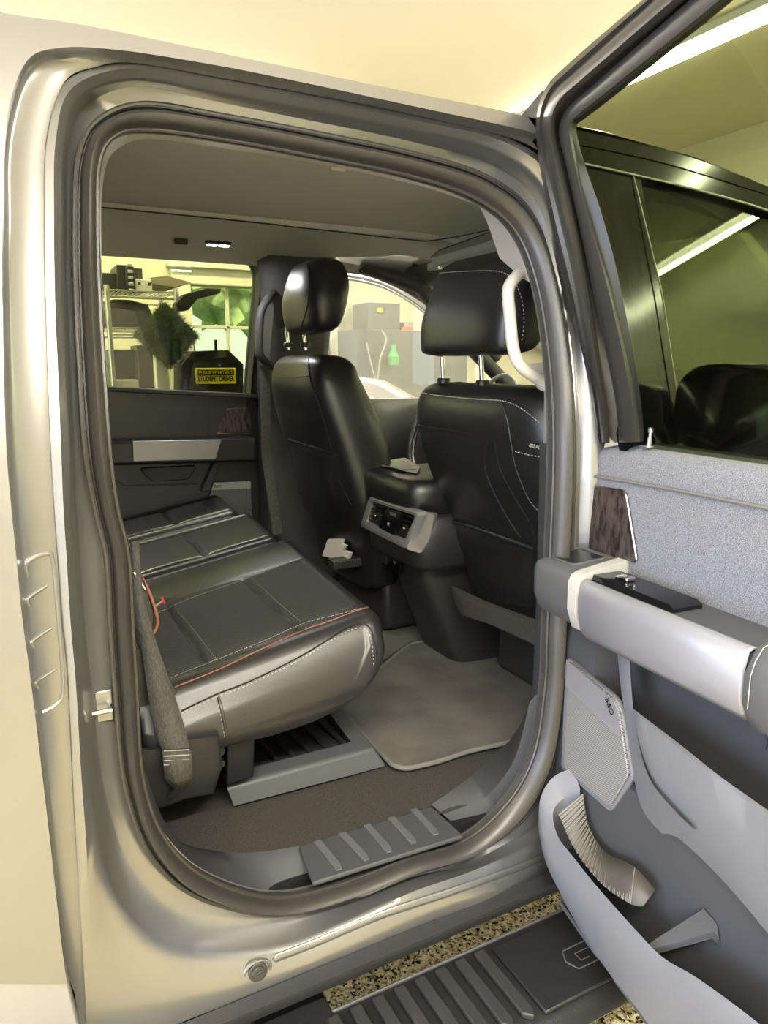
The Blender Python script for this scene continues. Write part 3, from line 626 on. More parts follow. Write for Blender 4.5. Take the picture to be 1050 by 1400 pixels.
# ------------------------------------------------------------------ rear bench
def cushion(name, y0, y1, gx, gy, parent, dz=0.0, near_end=True, xf=.70, xr=.17, panels=True, bolst=(.07, .22)):
    top = lambda x: .925+(x-.2)*.175-.0*x
    NU = 72; ys = []; NV = 60
    for k in range(NV+1): ys.append(y0+(y1-y0)*k/NV)
    rings = []; fmats = []
    for y in ys:
        e = min(y-y0, y1-y)
        rr = .055 if (y-y0) < (y1-y) and near_end else .03
        dd_ = max(0, rr-e); drop = rr-math.sqrt(max(0, rr*rr-dd_*dd_)) if dd_ > 0 else 0
        drop = min(drop, rr)
        xfr = xf+.07*(y-.26)*1.0
        ring = []
        for i in range(NU+1):                       # top surface, rear to front
            t = i/NU; x = xr+(xfr-.035-xr)*t
            z = top(x)
            # pillow between seams
            g = 0
            for s in gx: g = max(g, math.exp(-((x-s)/.006)**2))
            if not (y0+bolst[0] < y < y1-bolst[1]): g = 0
            for s in (y0+bolst[0], y1-bolst[1]): g = max(g, math.exp(-((y-s)/.006)**2))
            for s in gy: g = max(g, math.exp(-((y-s)/.005)**2))
            z -= .010*g
            if y < y0+bolst[0]: z += .006*math.sin(math.pi*min(1, (y-y0)/bolst[0]))
            elif y > y1-bolst[1]: z += .010*math.sin(math.pi*(y-(y1-bolst[1]))/bolst[1])
            else:
                c = min([abs(x-s) for s in gx]+[.08]); z += .006*(c/.08)**.6
            ring.append(Vector((x, y, z+dz-drop*(1.0 if t < .97 else .8))))
        F0 = Vector((xfr-.035, y, ring[-1].z))
        for (ax, az) in ((-.018, -.004), (-.006, -.016), (0, -.034), (.0, -.06), (-.006, -.10), (-.018, -.135), (-.045, -.168), (-.10, -.198), (-.17, -.217), (-.26, -.226), (-.40, -.226)):
            f = 1-.05*(dd_/rr if dd_ > 0 else 0)
            ring.append(Vector((max(xr, xfr+ax-(.012 if dd_ > .02 else 0)), y, min(F0.z, top(xfr)+dz+az*f-drop*.8*max(0, 1+az/.13)))))
        ring.append(Vector((xr, y, top(xfr)+dz-.222)))
        rings.append(ring)
    def shrink(r0, dy, s_):
        c0 = Vector(((xr+xf)/2, r0[0].y, top((xr+xf)/2)+dz-.12)); return [Vector((c0.x+(p.x-c0.x)*(1-(1-s_)*.3), p.y+dy, c0.z+(p.z-c0.z)*s_)) for p in r0]
    rings = [shrink(rings[0], -.014, .35), shrink(rings[0], -.011, .62), shrink(rings[0], -.006, .86)]+rings+[shrink(rings[-1], .004, .8)]
    ys = [y0]*3+ys+[y1]; NV += 4
    v, f = loft_vf(rings, cu=True, caps=True)
    n = len(rings[0]); fm = []
    for i in range(NV):
        for j in range(n):
            y = (ys[i]+ys[i+1])/2; 
            ins = panels and j < NU-2 and (y0+bolst[0] < y < y1-bolst[1])
            fm.append(1 if ins else (0 if panels and j >= NU or True else 0))
    fm += [0, 0]
    return mesh(name, v, f, None, parent, mats=['leather_side', 'perforated'] if near_end else ['leather', 'leather'], fm=fm, angle=70)
bench = empty('rear_bench_seat', (0, 0, 0), 'black leather rear bench seat with perforated panels and stitched sides', 'bench seat')
c1 = cushion('seat_cushion', .235, 1.00, (.315, .525), (), bench, near_end=True, bolst=(.085, .24), xf=.70)
c2 = cushion('seat_cushion', 1.012, 1.43, (.27, .50), (), bench, near_end=False, bolst=(.05, .05), dz=-.002, xf=.68)
c3 = cushion('seat_cushion', 1.435, 1.80, (.50,), (), bench, near_end=False, bolst=(.05, .06), dz=.012, xf=.64)
t1 = tree_of(c1)
seam('piping', t1, [(236,941),(300,915),(370,882),(420,860),(450,850),(480,838),(505,830)], .0015, 'piping', c1)
stitches('side_stitching', t1, [(248,976),(294,954),(340,936),(398,908),(440,884),(478,862),(500,861),(508,880),(511,912)], .0008, 'stitch', c1)
seam('side_seam', t1, [(248,972),(294,950),(340,932),(398,904),(440,880),(478,857),(503,856),(512,880),(514,905)], .0018, 'black', c1)
stitches('side_stitching', t1, [(295,952),(301,975),(305,998),(308,1010)], .0008, 'stitch', c1)
seam('side_seam', t1, [(298,952),(304,975),(308,998),(311,1010)], .003, 'leather_side', c1)
for l_ in ([(216,839),(262,818),(342,790),(414,762)], [(243,836),(270,868),(298,905)], [(344,790),(378,822),(415,853)], [(232,928),(302,900),(360,877),(415,853),(460,841),(500,831)]):
    stitches('panel_stitching', t1, l_, .0006, 'stitch', c1, dash=.009, gap=.002)
# backrest of the bench
bk = [[Vector((x+.0, y, z)) for x, z in ((-.05, .86), (.13, .90), (.195, .945), (.185, 1.02), (.14, 1.15), (.08, 1.35), (.03, 1.52), (-.03, 1.56), (-.13, 1.54), (-.2, .9))] for y in (.27, .29, .33, .7, .98, 1.0)]
for i, s in ((0, .88), (1, .97), (5, .93)):
    c0 = Vector((-.02, bk[i][0].y, 1.2)); bk[i] = [c0+(p-c0)*s for p in bk[i]]
bb = loft('backrest', bk, 'leather', bench, cu=True, caps=True, sub=1)
bk2 = [[p+Vector((0, .75, 0)) for p in r_] for r_ in bk]
loft('backrest', bk2, 'leather', bench, cu=True, caps=True, sub=1)
tube('backrest_piping', cr([P(181,772,y=.30), P(196,793,y=.30), P(208,820,y=.28), P(215,845,y=.27), P(214,858,y=.27), P(208,868,y=.27)], 6), .003, 'piping', bb, n=8)
prism('outboard_bolster', rounded([P(172,765,y=.29), P(196,790,y=.29), P(212,840,y=.28), P(207,868,y=.27), P(196,850,y=.27), P(172,810,y=.29)], .01), (0, .05, 0), 'leather', bb, bevel=.006)
tube('recline_cable', [P(183,782,y=.28), P(199,806,y=.28)], .0025, 'chrome', bb, n=6)
tube('release_strap', [P(212,829,y=.33), P(222,822,y=.38)], .0022, 'stitch', bb, n=6)
tube('release_strap_end', [P(221,817,y=.38), P(225,825,y=.38)], .003, 'red', bb, n=6)
# legs and mounts under the cushion
yk = .27
prism('leg', [P(311,1003,y=yk), P(349,995,y=yk), P(347,1062,y=yk), P(310,1074,y=yk)], (0, .05, 0), 'black', bench, bevel=.003)
prism('cushion_tab', rounded([P(307,999,y=.232), P(323,996,y=.232), P(324,1008,y=.232), P(309,1012,y=.232)], .003), (0, .02, 0), 'plastic_grey', bench, bevel=.002)
multi('hinge_bolt', [cyl_vf(P(300,1028,y=.25), P(300,1028,y=.25)+Vector((0, .06, 0)), .012), cyl_vf(P(303,1045,y=.26), P(303,1045,y=.26)+Vector((0, .05, 0)), .008)], 'plastic', bench, bevel=.001)
prism('skirt', rounded([P(186,880,y=.255), P(240,940,y=.255), P(262,1018,y=.255), P(200,1032,y=.255), P(186,1000,y=.255)], .01), (0, .2, 0), 'leather_side', bench, bevel=.008, seg=3)
# wheel-side plastic cover
wc = [[P(a, b, y=y) for a, b in ((150,1015),(205,1024),(262,1008),(300,1005),(303,1050),(292,1085),(255,1092),(225,1104),(150,1110))] for y in (.20, .205, .24, .42)]
ce = sum((p for p in wc[0]), Vector())/9; wc[0] = [ce+(p-ce)*.93 for p in wc[0]]
loft('belt_anchor_cover', wc, 'plastic', truck, cu=True, caps=True, angle=50)

# ------------------------------------------------------------------ seat belt
sb = empty('seat_belt', (0, 0, 0), 'dark woven seat belt hanging beside the near end of the rear bench', 'seat belt')
rows_ = [((178,740),(190,738),.30), ((180,780),(192,776),.285), ((183,824),(198,822),.262), ((194,888),(216,884),.238), ((201,940),(234,936),.215), ((210,991),(250,986),.20), ((222,1027),(260,1024),.185)]
Lp = cr([P(*a, y=y) for a, b_, y in rows_], 6); Rp = cr([P(*b_, y=y-.004) for a, b_, y in rows_], 6)
loft('webbing', [Lp, [a.lerp(b_, .5)+Vector((0, -.003, 0)) for a, b_ in zip(Lp, Rp)], Rp], 'web', sb, solid=.003)
sl_ = loft('sewn_loop', [[P(222,1026,y=.182), P(224,1045,y=.18), P(226,1062,y=.182), P(236,1074,y=.19)], [P(241,1025,y=.176), P(243,1045,y=.172), P(244,1063,y=.176), P(245,1078,y=.186)], [P(260,1024,y=.18), P(261,1044,y=.178), P(262,1060,y=.18), P(254,1072,y=.19)]], 'web', sb, solid=.006)
for yy in (1027, 1034, 1040, 1046): tube('sewn_stitch', [P(224,yy,y=.174), P(242,yy-1,y=.169), P(259,yy-2,y=.173)], .0011, 'stitch', sl_, n=5)
tube('anchor', [P(246,1072,y=.185), P(240,1082,y=.188), P(233,1088,y=.195)], [.009, .006, .007], 'plastic', sb, n=8)

# ------------------------------------------------------------------ front seats
def seat(label, levels, cushion_c, n=3.4):
    s = empty('front_seat', (0, 0, 0), label, 'car seat', 'front seats')
    keys = [Vector((z, xb, 0)) for z, xb, *_ in levels]
    lv = []
    K = len(levels)
    def itp(k, t):
        a, b, c, d = levels[max(k-1, 0)], levels[k], levels[min(k+1, K-1)], levels[min(k+2, K-1)]
        return [0.5*((2*b[i])+(c[i]-a[i])*t+(2*a[i]-5*b[i]+4*c[i]-d[i])*t*t+(3*b[i]-a[i]-3*c[i]+d[i])*t**3) for i in range(len(b))]
    for k in range(K-1):
        for j in range(5): lv.append(itp(k, j/5))
    lv.append(list(levels[-1]))
    rings = []
    for z, xb, ya, yb, th in lv:
        rings.append([Vector((x, y, z)) for x, y in rrect(xb+th/2, (ya+yb)/2, th/2, (yb-ya)/2, n, 56)])
    b = loft('backrest', rings, 'leather', s, cu=True, caps=True, angle=75)
    xb, ya, yb = cushion_c
    cs = [[Vector((x, y, z)) for x, z in ((xb, .85), (xb+.02, .97), (xb+.12, 1.0), (xb+.35, 1.0), (xb+.5, 1.03), (xb+.56, 1.0), (xb+.56, .9), (xb+.3, .84))] for y in (ya, ya+.03, (ya+yb)/2, yb-.03, yb)]
    for i in (0, 4):
        c0 = sum(cs[i], Vector())/8; cs[i] = [c0+(p-c0)*.9 for p in cs[i]]
    loft('cushion', cs, 'leather', s, cu=True, caps=True, sub=1)
    bs_ = box('seat_base', (xb+.25, (ya+yb)/2, .74), (.42, yb-ya-.12, .2), 'plastic', s, bevel=.02)
    return s, b
# levels: z, x of the rear face, y near, y far, depth
ps, pb = seat('black leather front passenger seat with large headrest, nearest the open doorway',
    [(.80, 1.20, .20, .60, .14), (.83, 1.18, .17, .63, .17), (.95, 1.155, .12, .67, .20), (1.10, 1.10, .09, .70, .23), (1.25, 1.035, .09, .715, .25), (1.36, 1.00, .10, .72, .24), (1.43, .99, .12, .71, .21), (1.475, 1.0, .15, .69, .17), (1.498, 1.025, .19, .655, .11), (1.504, 1.05, .25, .60, .05)], (1.22, .12, .66))
ds, db = seat('black leather driver seat with rounded headrest beside the far side of the console',
    [(.80, 1.02, 1.02, 1.42, .14), (.83, 1.0, .99, 1.45, .17), (.95, .98, .95, 1.48, .19), (1.10, .93, .93, 1.49, .22), (1.30, .87, .94, 1.49, .24), (1.42, .835, .955, 1.47, .23), (1.50, .825, .97, 1.45, .20), (1.55, .835, .99, 1.43, .17), (1.575, .86, 1.02, 1.40, .11), (1.582, .885, 1.06, 1.36, .05)], (1.05, .95, 1.46))
pt_, dt_ = tree_of(pb), tree_of(db)
def headrest(s, p0, tops, mat='leather', n=4.5):
    rings = [[Vector((x, y, z)) for x, y in rrect(xb+th/2, (ya+yb)/2, th/2, (yb-ya)/2, n, 48)] for z, xb, ya, yb, th in tops]
    return loft('headrest', rings, mat, s, cu=True, caps=True, angle=60, sub=0)
def lvl(keys, m=4):
    out = []; K = len(keys)
    for k in range(K-1):
        a, b, c, d = keys[max(k-1, 0)], keys[k], keys[k+1], keys[min(k+2, K-1)]
        for j in range(m):
            t = j/m; out.append([0.5*((2*b[i])+(c[i]-a[i])*t+(2*a[i]-5*b[i]+4*c[i]-d[i])*t*t+(3*b[i]-a[i]-3*c[i]+d[i])*t**3) for i in range(5)])
    return out+[list(keys[-1])]
h1_ = headrest(ps, 0, lvl([(1.572, .985, .29, .52, .05), (1.578, .965, .24, .58, .10), (1.597, .955, .22, .592, .14), (1.66, .955, .21, .592, .17), (1.73, .975, .215, .58, .17), (1.775, .99, .225, .57, .15), (1.792, 1.005, .24, .555, .12), (1.803, 1.02, .27, .53, .07)]))
h2_ = headrest(ds, 0, lvl([(1.645, .86, 1.06, 1.22, .04), (1.652, .84, 1.0, 1.25, .08), (1.675, .825, .97, 1.27, .12), (1.74, .815, .955, 1.27, .15), (1.80, .825, .965, 1.26, .15), (1.85, .845, .99, 1.24, .12), (1.868, .87, 1.03, 1.2, .07)]), n=3)
th1 = tree_of(h1_)
stitches('headrest_stitching', th1, [(596,374),(640,371),(680,371),(698,378)], .0011, 'stitch', h1_)
stitches('headrest_stitching', th1, [(706,390),(713,410),(716,440),(712,470)], .0011, 'stitch', h1_)
seam('headrest_seam', th1, [(584,480),(600,486),(650,490),(690,488)], .0016, 'black', h1_)
th2 = tree_of(h2_)
seam('headrest_seam', th2, [(420,362),(424,390),(420,420),(412,447)], .0016, 'black', h2_)
def post(s, px, py0, py1, x):
    a, b = P(px, py0, x=x), P(px+1, py1, x=x)
    tube('headrest_post', [a+Vector((0, 0, .03)), b+Vector((.006, 0, -.02))], .0062, 'chrome', s, n=10)
    multi('post_guide', [cyl_vf(b+Vector((.006, 0, -.012)), b+Vector((.006, 0, .004)), .017, 16)], 'black', s, bevel=.003)
post(ps, 603, 485, 519, 1.03); post(ps, 656, 488, 522, 1.03); post(ds, 391, 447, 470, .875); post(ds, 414, 450, 470, .875)
# passenger seat back seams
stitches('back_stitching', pt_, [(566,535),(600,541),(650,546),(690,549),(715,560),(742,582)], .0012, 'stitch', pb)
seam('back_seam', pt_, [(553,579),(600,586),(650,594),(697,601)], .0016, 'black', pb)
seam('back_seam', pt_, [(687,548),(694,575),(699,605),(706,640),(722,680),(738,700)], .0018, 'black', pb)
seam('back_seam', pt_, [(670,600),(663,630),(670,660),(690,700),(712,735)], .0018, 'black', pb)
seam('back_seam', pt_, [(676,601),(684,640),(704,680),(725,715),(735,745)], .0014, 'black', pb)
stitches('back_stitching', pt_, [(705,617),(720,621),(741,625)], .0012, 'stitch', pb)
pkp = surfline(pt_, [(597,700),(610,708),(650,720),(700,738),(733,750)], .004, 8)
tube('pocket_hem', pkp, .006, 'leather', pb, n=10)
def patch(name, tr, cols, off_, mat, parent, m=8, n=8):   # surface patch from pixel columns (each a top-to-bottom list)
    C2 = [cr([Vector((a, b, 0)) for a, b in c], m) for c in cols]
    rws = []
    for j in range(len(C2[0])):
        r_ = cr([c[j] for c in C2], n); out = []
        for i, q_ in enumerate(r_):
            e = min(i, len(r_)-1-i, 3)/3*1.0; e2 = min(j, len(C2[0])-1-j, 3)/3
            h = hit(tr, q_.x, q_.y, off_*min(e, e2) if off_ > .002 else off_)
            out.append(h)
        rws.append(out)
    last = None
    for r_ in rws:
        for i in range(len(r_)):
            if r_[i] is None: r_[i] = last if last is not None else next((q for rr in rws for q in rr if q is not None))
            last = r_[i]
    return loft(name, rws, mat, parent, angle=70)
patch('map_pocket', pt_, [[(601,708),(612,760),(633,815)], [(660,728),(665,780),(680,825)], [(728,748),(728,800),(728,830)]], .012, 'leather', pb)
patch('back_panel', pt_, [[(560,590),(575,640),(602,698)], [(610,592),(625,650),(650,712)], [(662,604),(665,660),(700,730)]], .004, 'leather', pb)
tagq = hit(pt_, 733, 610, .002)
if tagq:
    tgb = box('airbag_tag', tagq, (.004, .055, .014), 'black', pb, R=Matrix.Rotation(math.radians(-6), 3, 'X'))
    text('airbag_lettering', 'AIRBAG', .013, tagq+Vector((-.004, 0, 0)), (0, -1, -.05), (0, 0, 1), 'stitch', tgb, fit=.046)
# carpeted lower lip and dark base under the passenger seat
patch('lower_carpet_flap', tree_of(box('tmp_plane', (1.12, .35, .78), (.01, .9, .5), 'black')), [[(617,800),(622,824),(632,842)], [(670,824),(672,842),(676,856)], [(736,848),(736,866),(736,884)]], .015, 'carpet', ps)
bpy.data.objects.remove(bpy.data.objects['tmp_plane'])
# driver seat seams
seam('back_seam', dt_, [(420,480),(425,520),(437,556),(450,600),(462,650),(480,690)], .002, 'black', db)
seam('back_seam', dt_, [(364,513),(395,516),(422,514)], .0016, 'black', db)
seam('pocket_hem', dt_, [(396,601),(430,612),(462,621)], .004, 'leather', db)
patch('map_pocket', dt_, [[(397,605),(405,660),(420,705)], [(430,616),(438,670),(445,715)], [(460,624),(468,670),(474,715)]], .010, 'leather', db)
# bright seat track bracket under the driver seat
prism('seat_track_bracket', [P(448,737,x=.96), P(468,737,x=.96), P(466,743,x=.96), P(472,746,x=.96), P(468,752,x=.96), P(478,756,x=.96), P(474,768,x=.96), P(440,760,x=.96)], (.012, 0, 0), 'light_trim', ds, bevel=.001)
box('seat_track', P(462,766,x=.93)+Vector((.15, 0, -.01)), (.35, .05, .03), 'plastic', ds)

# ------------------------------------------------------------------ centre console
cn = empty('center_console', (0, 0, 0), 'black centre console with silver framed rear air vents between the front seats', 'center console')
def cx_(px, py, x): return P(px, py, x=x)
# body as rings from the floor up: rear face x depends on height
bd_ = [(.625, 1.17, .66, .93), (.72, 1.13, .665, .92), (.84, 1.08, .67, .91), (.93, 1.045, .675, .91), (.99, 1.03, .68, .91)]
loft('console_body', [[Vector((x, y, z)) for x, y in rrect(xb+.3, (a+b)/2, .3, (b-a)/2, 6, 40)] for z, xb, a, b in bd_], 'plastic', cn, cu=True, caps=True, angle=60)
bd2 = [(.965, 1.01, .62, .95), (.985, .99, .605, .965), (1.06, .985, .60, .97), (1.12, 1.0, .605, .965), (1.13, 1.02, .62, .95)]
loft('console_tower', [[Vector((x, y, z)) for x, y in rrect(xb+.28, (a+b)/2, .28, (b-a)/2, 7, 40)] for z, xb, a, b in bd2], 'plastic', cn, cu=True, caps=True, angle=60)
bd3 = [(1.125, 1.0, .63, .95), (1.14, .975, .615, .965), (1.19, .97, .61, .97), (1.222, .975, .615, .965), (1.23, .99, .63, .95)]
ct = loft('console_lid', [[Vector((x, y, z)) for x, y in rrect(xb+.26, (a+b)/2, .26, (b-a)/2, 6, 40)] for z, xb, a, b in bd3], 'leather', cn, cu=True, caps=True, angle=60)
prism('cup_holder_rim', rounded([P(508,634,z=1.234), P(554,627,z=1.234), P(575,640,z=1.234), P(570,648,z=1.234)], .01), (0, 0, .004), 'silver', ct, bevel=.001)
prism('cup_holder_well', rounded([P(520,634,z=1.2385), P(552,630,z=1.2385), P(570,641,z=1.2385), P(550,643,z=1.2385)], .01), (0, 0, .001), 'gloss_black', ct)
xv = .975
bz_o = rounded([cx_(506,678,xv), cx_(574,699,xv), cx_(600,715,1.0), cx_(562,752,xv), cx_(551,751,xv), cx_(496,722,xv), cx_(492,712,xv)], .012)
# bezel ring
bo = rounded([cx_(505,679,xv), cx_(575,701,xv), cx_(555,751,xv), cx_(492,719,xv)], .018, 5)
bi_ = rounded([cx_(509,686,xv), cx_(568,705,xv), cx_(553,739,xv), cx_(501,713,xv)], .012, 5)
sft = Vector((.025, 0, 0))
loft('vent_bezel', [[p+sft for p in bo], bo, [a.lerp(b, .3)+Vector((-.004, 0, 0)) for a, b in zip(bo, bi_)], bi_, [p+sft for p in bi_]], 'silver', cn, cu=True, angle=60)
sd = rounded([cx_(574,701,xv), cx_(594,703,1.035), cx_(588,738,1.03), cx_(575,757,.99), cx_(555,751,xv)], .01)
prism('bezel_cheek', sd, (.02, .012, 0), 'silver', cn, bevel=.004)
prism('vent_back', [cx_(507,684,.995), cx_(570,703,.995), cx_(555,742,.995), cx_(499,714,.995)], (.01, 0, 0), 'gloss_black', cn)
for k in range(5):
    t = (k+.5)/5
    for (A_, B_, C2_, D2_) in (((511,687),(525,691),(502,711),(517,719)), ((557,702),(566,705),(543,732),(553,737))):
        a = Vector((*A_, 0)).lerp(Vector((*C2_, 0)), t); b = Vector((*B_, 0)).lerp(Vector((*D2_, 0)), t)
        tube('vent_slat', [cx_(a.x, a.y, .982), cx_(b.x, b.y, .982)], .003, 'black', cn, n=6)
for a in ((513,705), (552,722)): multi('vent_knob', [boxvf(cx_(*a, .975), (.01, .016, .008))], 'chrome', cn, bevel=.002)
us = prism('usb_panel', rounded([cx_(527,695,.972), cx_(549,701,.972), cx_(538,732,.972), cx_(517,721,.972)], .004), (.015, 0, 0), 'gloss_black', cn, bevel=.001)
box('usb_display', cx_(537,703,.969), (.003, .035, .010), 'plastic_grey', us)
text('usb_marks', '01', .014, cx_(531,717,.968), (0, -1, -.1), (0, 0, 1), 'stitch', us)
pw = prism('power_outlet', rounded([cx_(531,758,1.03), cx_(549,764,1.03), cx_(545,784,1.03), cx_(529,776,1.03)], .004), (.03, 0, 0), 'gloss_black', cn, bevel=.002)
text('outlet_marks', '12V', .011, cx_(539,769,1.026), (0, -1, -.1), (0, 0, 1), 'stitch', pw)
box('outlet_cover', cx_(523,760,1.03)+Vector((.012, 0, 0)), (.02, .04, .05), 'plastic', cn, bevel=.004)

# ------------------------------------------------------------------ near grab handle
gh = cr([SD(735,362,.10), SD(722,366,.10), SD(706,378,.085), SD(695,396,.08), SD(697,430,.08), SD(701,472,.08), SD(709,496,.08), SD(726,512,.085), SD(748,524,.10)], 6)
tube('grab_handle', gh, [.019]*3+[.0125]*(len(gh)-6)+[.019]*3, 'light_trim', truck, n=14, flat=1.0)
prism('handle_mount', rounded([SD(712,340,.12), SD(740,350,.12), SD(752,392,.12), SD(728,386,.12)], .01), (0.02, .02, 0), 'light_trim', truck, bevel=.004)
prism('handle_mount', rounded([SD(716,498,.11), SD(752,494,.11), SD(756,540,.11), SD(744,538,.11)], .01), (0.02, .02, 0), 'light_trim', truck, bevel=.004)

# ------------------------------------------------------------------ opened rear door (near side)
rd = empty('rear_door', (0, 0, 0)); rd.parent = truck
a_d = math.radians(3.5); U = Vector((-math.sin(a_d), -math.cos(a_d), 0)); W = Vector((-math.cos(a_d), math.sin(a_d), 0)); Q0 = Vector((1.03, -.012, 0))
ZB, LEAN = 1.41, .30
def L3(u, w_, z): return Q0+U*u+W*w_+Vector((0, 0, z))
def DW(px, py, w_=0.0): return PN(px, py, Q0+W*w_, W)
NL = (W-Vector((0, 0, LEAN))).normalized()                 # normal of the leaning window plane
def DF(px, py, w_=0.0): return PN(px, py, Q0+Vector((0, 0, ZB))+W*w_, NL)
# window frame bands
ys_ = [640, 540, 400, 300, 220, 165, 125, 92, 0, -70]
F0 = [(816,606),(808,540),(777,400),(752,300),(737,220),(733,165),(745,122),(776,88),(878,0),(960,-70)]
F1 = [(822,606),(814,540),(788,400),(765,300),(746,220),(741,168),(754,128),(788,95),(893,0),(975,-70)]
F2 = [(834,605),(828,540),(806,400),(787,300),(768,220),(760,178),(770,145),(806,112),(938,0),(1020,-70)]
F3 = [(846,605),(840,540),(811,400),(790,300),(772,220),(764,182),(774,150),(810,117),(942,0),(1024,-70)]
F4 = [(875,604),(868,540),(838,400),(808,300),(790,226),(782,172),(796,157),(830,131),(994,0),(1076,-70)]
F5 = [(881,603),(875,540),(850,400),(825,300),(800,226),(788,176),(800,162),(834,136),(998,4),(1080,-66)]
def fb(L, w_): return cr([DF(a, b, w_) for a, b in L], 6)
loft('frame_outer_flange', [fb(F0, -.05), fb(F0, -.01), fb([(a*.5+c*.5, b*.5+d*.5) for (a, b), (c, d) in zip(F0, F1)], .002), fb(F1, -.004)], 'rubber', rd, angle=60)
def bt(A_, B_, t, w_): return fb([(a+(c-a)*t, b+(d-b)*t) for (a, b), (c, d) in zip(A_, B_)], w_)
loft('frame_seal', [bt(F1, F2, 0, -.004), bt(F1, F2, .12, .012), bt(F1, F2, .35, .022), bt(F1, F2, .6, .023), bt(F1, F2, .85, .014), bt(F1, F2, 1, -.002)], 'rubber', rd, angle=60)
loft('frame_inner_trim', [fb(F2, -.002), fb(F3, -.012), fb(F3, .0), bt(F3, F4, .3, .008), bt(F3, F4, .8, .006), fb(F4, -.004), fb(F4, -.012)], 'rubber', rd, angle=60)
loft('glass_run', [fb(F4, -.008), fb(F5, -.02), fb(F5, -.035)], 'rubber_dark', rd, angle=60)
loft('frame_outer_skin', [fb(F0, -.05), bt(F0, F5, .5, -.075), fb(F5, -.05), fb(F5, -.035)], 'paint', rd, angle=60)
prism('door_glass', [DF(a, b, -.03) for a, b in ((884,660),(875,540),(850,400),(825,300),(796,215),(783,166),(826,128),(995,-6),(1080,-75),(1500,-300),(1500,700))], NL*-.004, 'tint_door', rd)
# dark corner cap by the hinge side top
prism('frame_corner_cap', [DF(711,160,-.06), DF(741,124,-.06), DF(742,160,-.06), DF(752,300,-.06), DF(745,300,-.06), DF(722,205,-.06)], NL*-.01, 'black', rd)
# painted front edge of the door shell, below the belt
loft('door_shell_edge', [[L3(-.005, -.07, z) for z in (1.42, 1.1, .8, .55, .44)], [L3(-.02, -.02, z) for z in (1.42, 1.1, .8, .55, .44)], [L3(-.004, -.012, z) for z in (1.395, 1.1, .8, .55, .44)]], 'paint', rd, angle=60)
prism('door_outer_skin', [L3(-.01, -.10, 1.40), L3(.95, -.10, 1.40), L3(.95, -.12, .42), L3(-.01, -.12, .42)], W*.02, 'paint', rd)
prism('hinge_cover', [DW(826,612,.004), DW(860,606,-.03), DW(842,540,-.0), DW(829,540,.0)], W*-.01, 'paint', rd)
# cloth upper trim
def prof_w(z): 
    if z > 1.37: 
        t = min(1, (z-1.37)/.028); return -.045*(1-math.sqrt(max(0, 1-t*t)))-.0
    return 0
zs = [1.398, 1.397, 1.394, 1.388, 1.38, 1.37, 1.34, 1.3, 1.2, 1.1, 1.0]; us_ = [0, .0015, .006, .015, .05, .1, .2, .3, .4, .6, .9]
ul = [.018, .009, .003, 0]
rows = [[L3(u, -.075, 1.398) for u in us_]]
for z in zs:
    rows.append([L3(u, prof_w(z)-(ul[i] if i < 4 else 0), z) for i, u in enumerate(us_)])
loft('cloth_trim', rows, 'cloth', rd, angle=60)
tube('cloth_piping', [DW(812,651,.002), DW(850,657,.003), DW(930,671,.003), DW(1060,697,.003), DW(1300,745,.003)], .0032, 'mat_edge', rd, n=8)
wi = rounded([DW(815,664,.001), DW(858,671,.001), DW(874,770,.001), DW(807,752,.001)], .014, 6)
wod = prism('wood_inlay', wi, W*.006, 'wood', rd, bevel=.0015)
tube('inlay_edge', [p+W*.004 for p in wi], .0016, 'chrome', wod, n=6, closed=True)
lp = P(887, 611, x=1.045)
lb = tube('lock_pin', [lp, lp+Vector((.001, 0, .016)), lp+Vector((.001, 0, .0165)), lp+Vector((.002, 0, .026)), lp+Vector((.002, 0, .0262)), lp+Vector((.002, 0, .034)), lp+Vector((.002, 0, .036))], [.0045, .0045, .003, .003, .0048, .0048, .002], 'silver', rd, n=12)
multi('pin_collar', [cyl_vf(lp, lp+Vector((0, 0, .002)), .009, 16)], 'silver', lb)
# armrest: front cup block
def topz(u): return 1.166
blk = [[L3(u, w_, z) for w_, z in ((-.005, 1.186), (.100, 1.171), (.115, 1.166), (.121, 1.152), (.120, 1.10), (.108, 1.068), (.08, 1.05), (-.005, 1.04))] for u in (-.024, -.021, -.009, .04, .094)]
c0 = sum(blk[0], Vector())/8; blk[0] = [c0+(p-c0)*.86 for p in blk[0]]; c0 = sum(blk[1], Vector())/8; blk[1] = [c0+(p-c0)*.95 for p in blk[1]]
gb = loft('armrest_cup_block', blk, 'plastic_grey', rd, cu=True, caps=True, angle=50)
prism('cup_well', rounded([L3(-.008, .02, 1.1832), L3(-.008, .092, 1.1726), L3(.065, .092, 1.1726), L3(.078, .02, 1.1832)], .014), (0, 0, .0006), 'black', gb)
wl = rounded([L3(-.008, .02, 1.184), L3(-.008, .092, 1.1735), L3(.065, .092, 1.1735), L3(.078, .02, 1.184)], .014)
tube('cup_rim', wl, .0025, 'plastic_grey', gb, n=6, closed=True)
# separating collar
col_ = [[L3(u, w_, z) for w_, z in ((-.005, 1.188), (.103, 1.172), (.118, 1.166), (.124, 1.152), (.123, 1.10), (.110, 1.062), (.08, 1.045), (-.005, 1.035))] for u in (.092, .114)]
loft('armrest_collar', col_, 'cream_rubber', rd, cu=True, caps=True, angle=50)
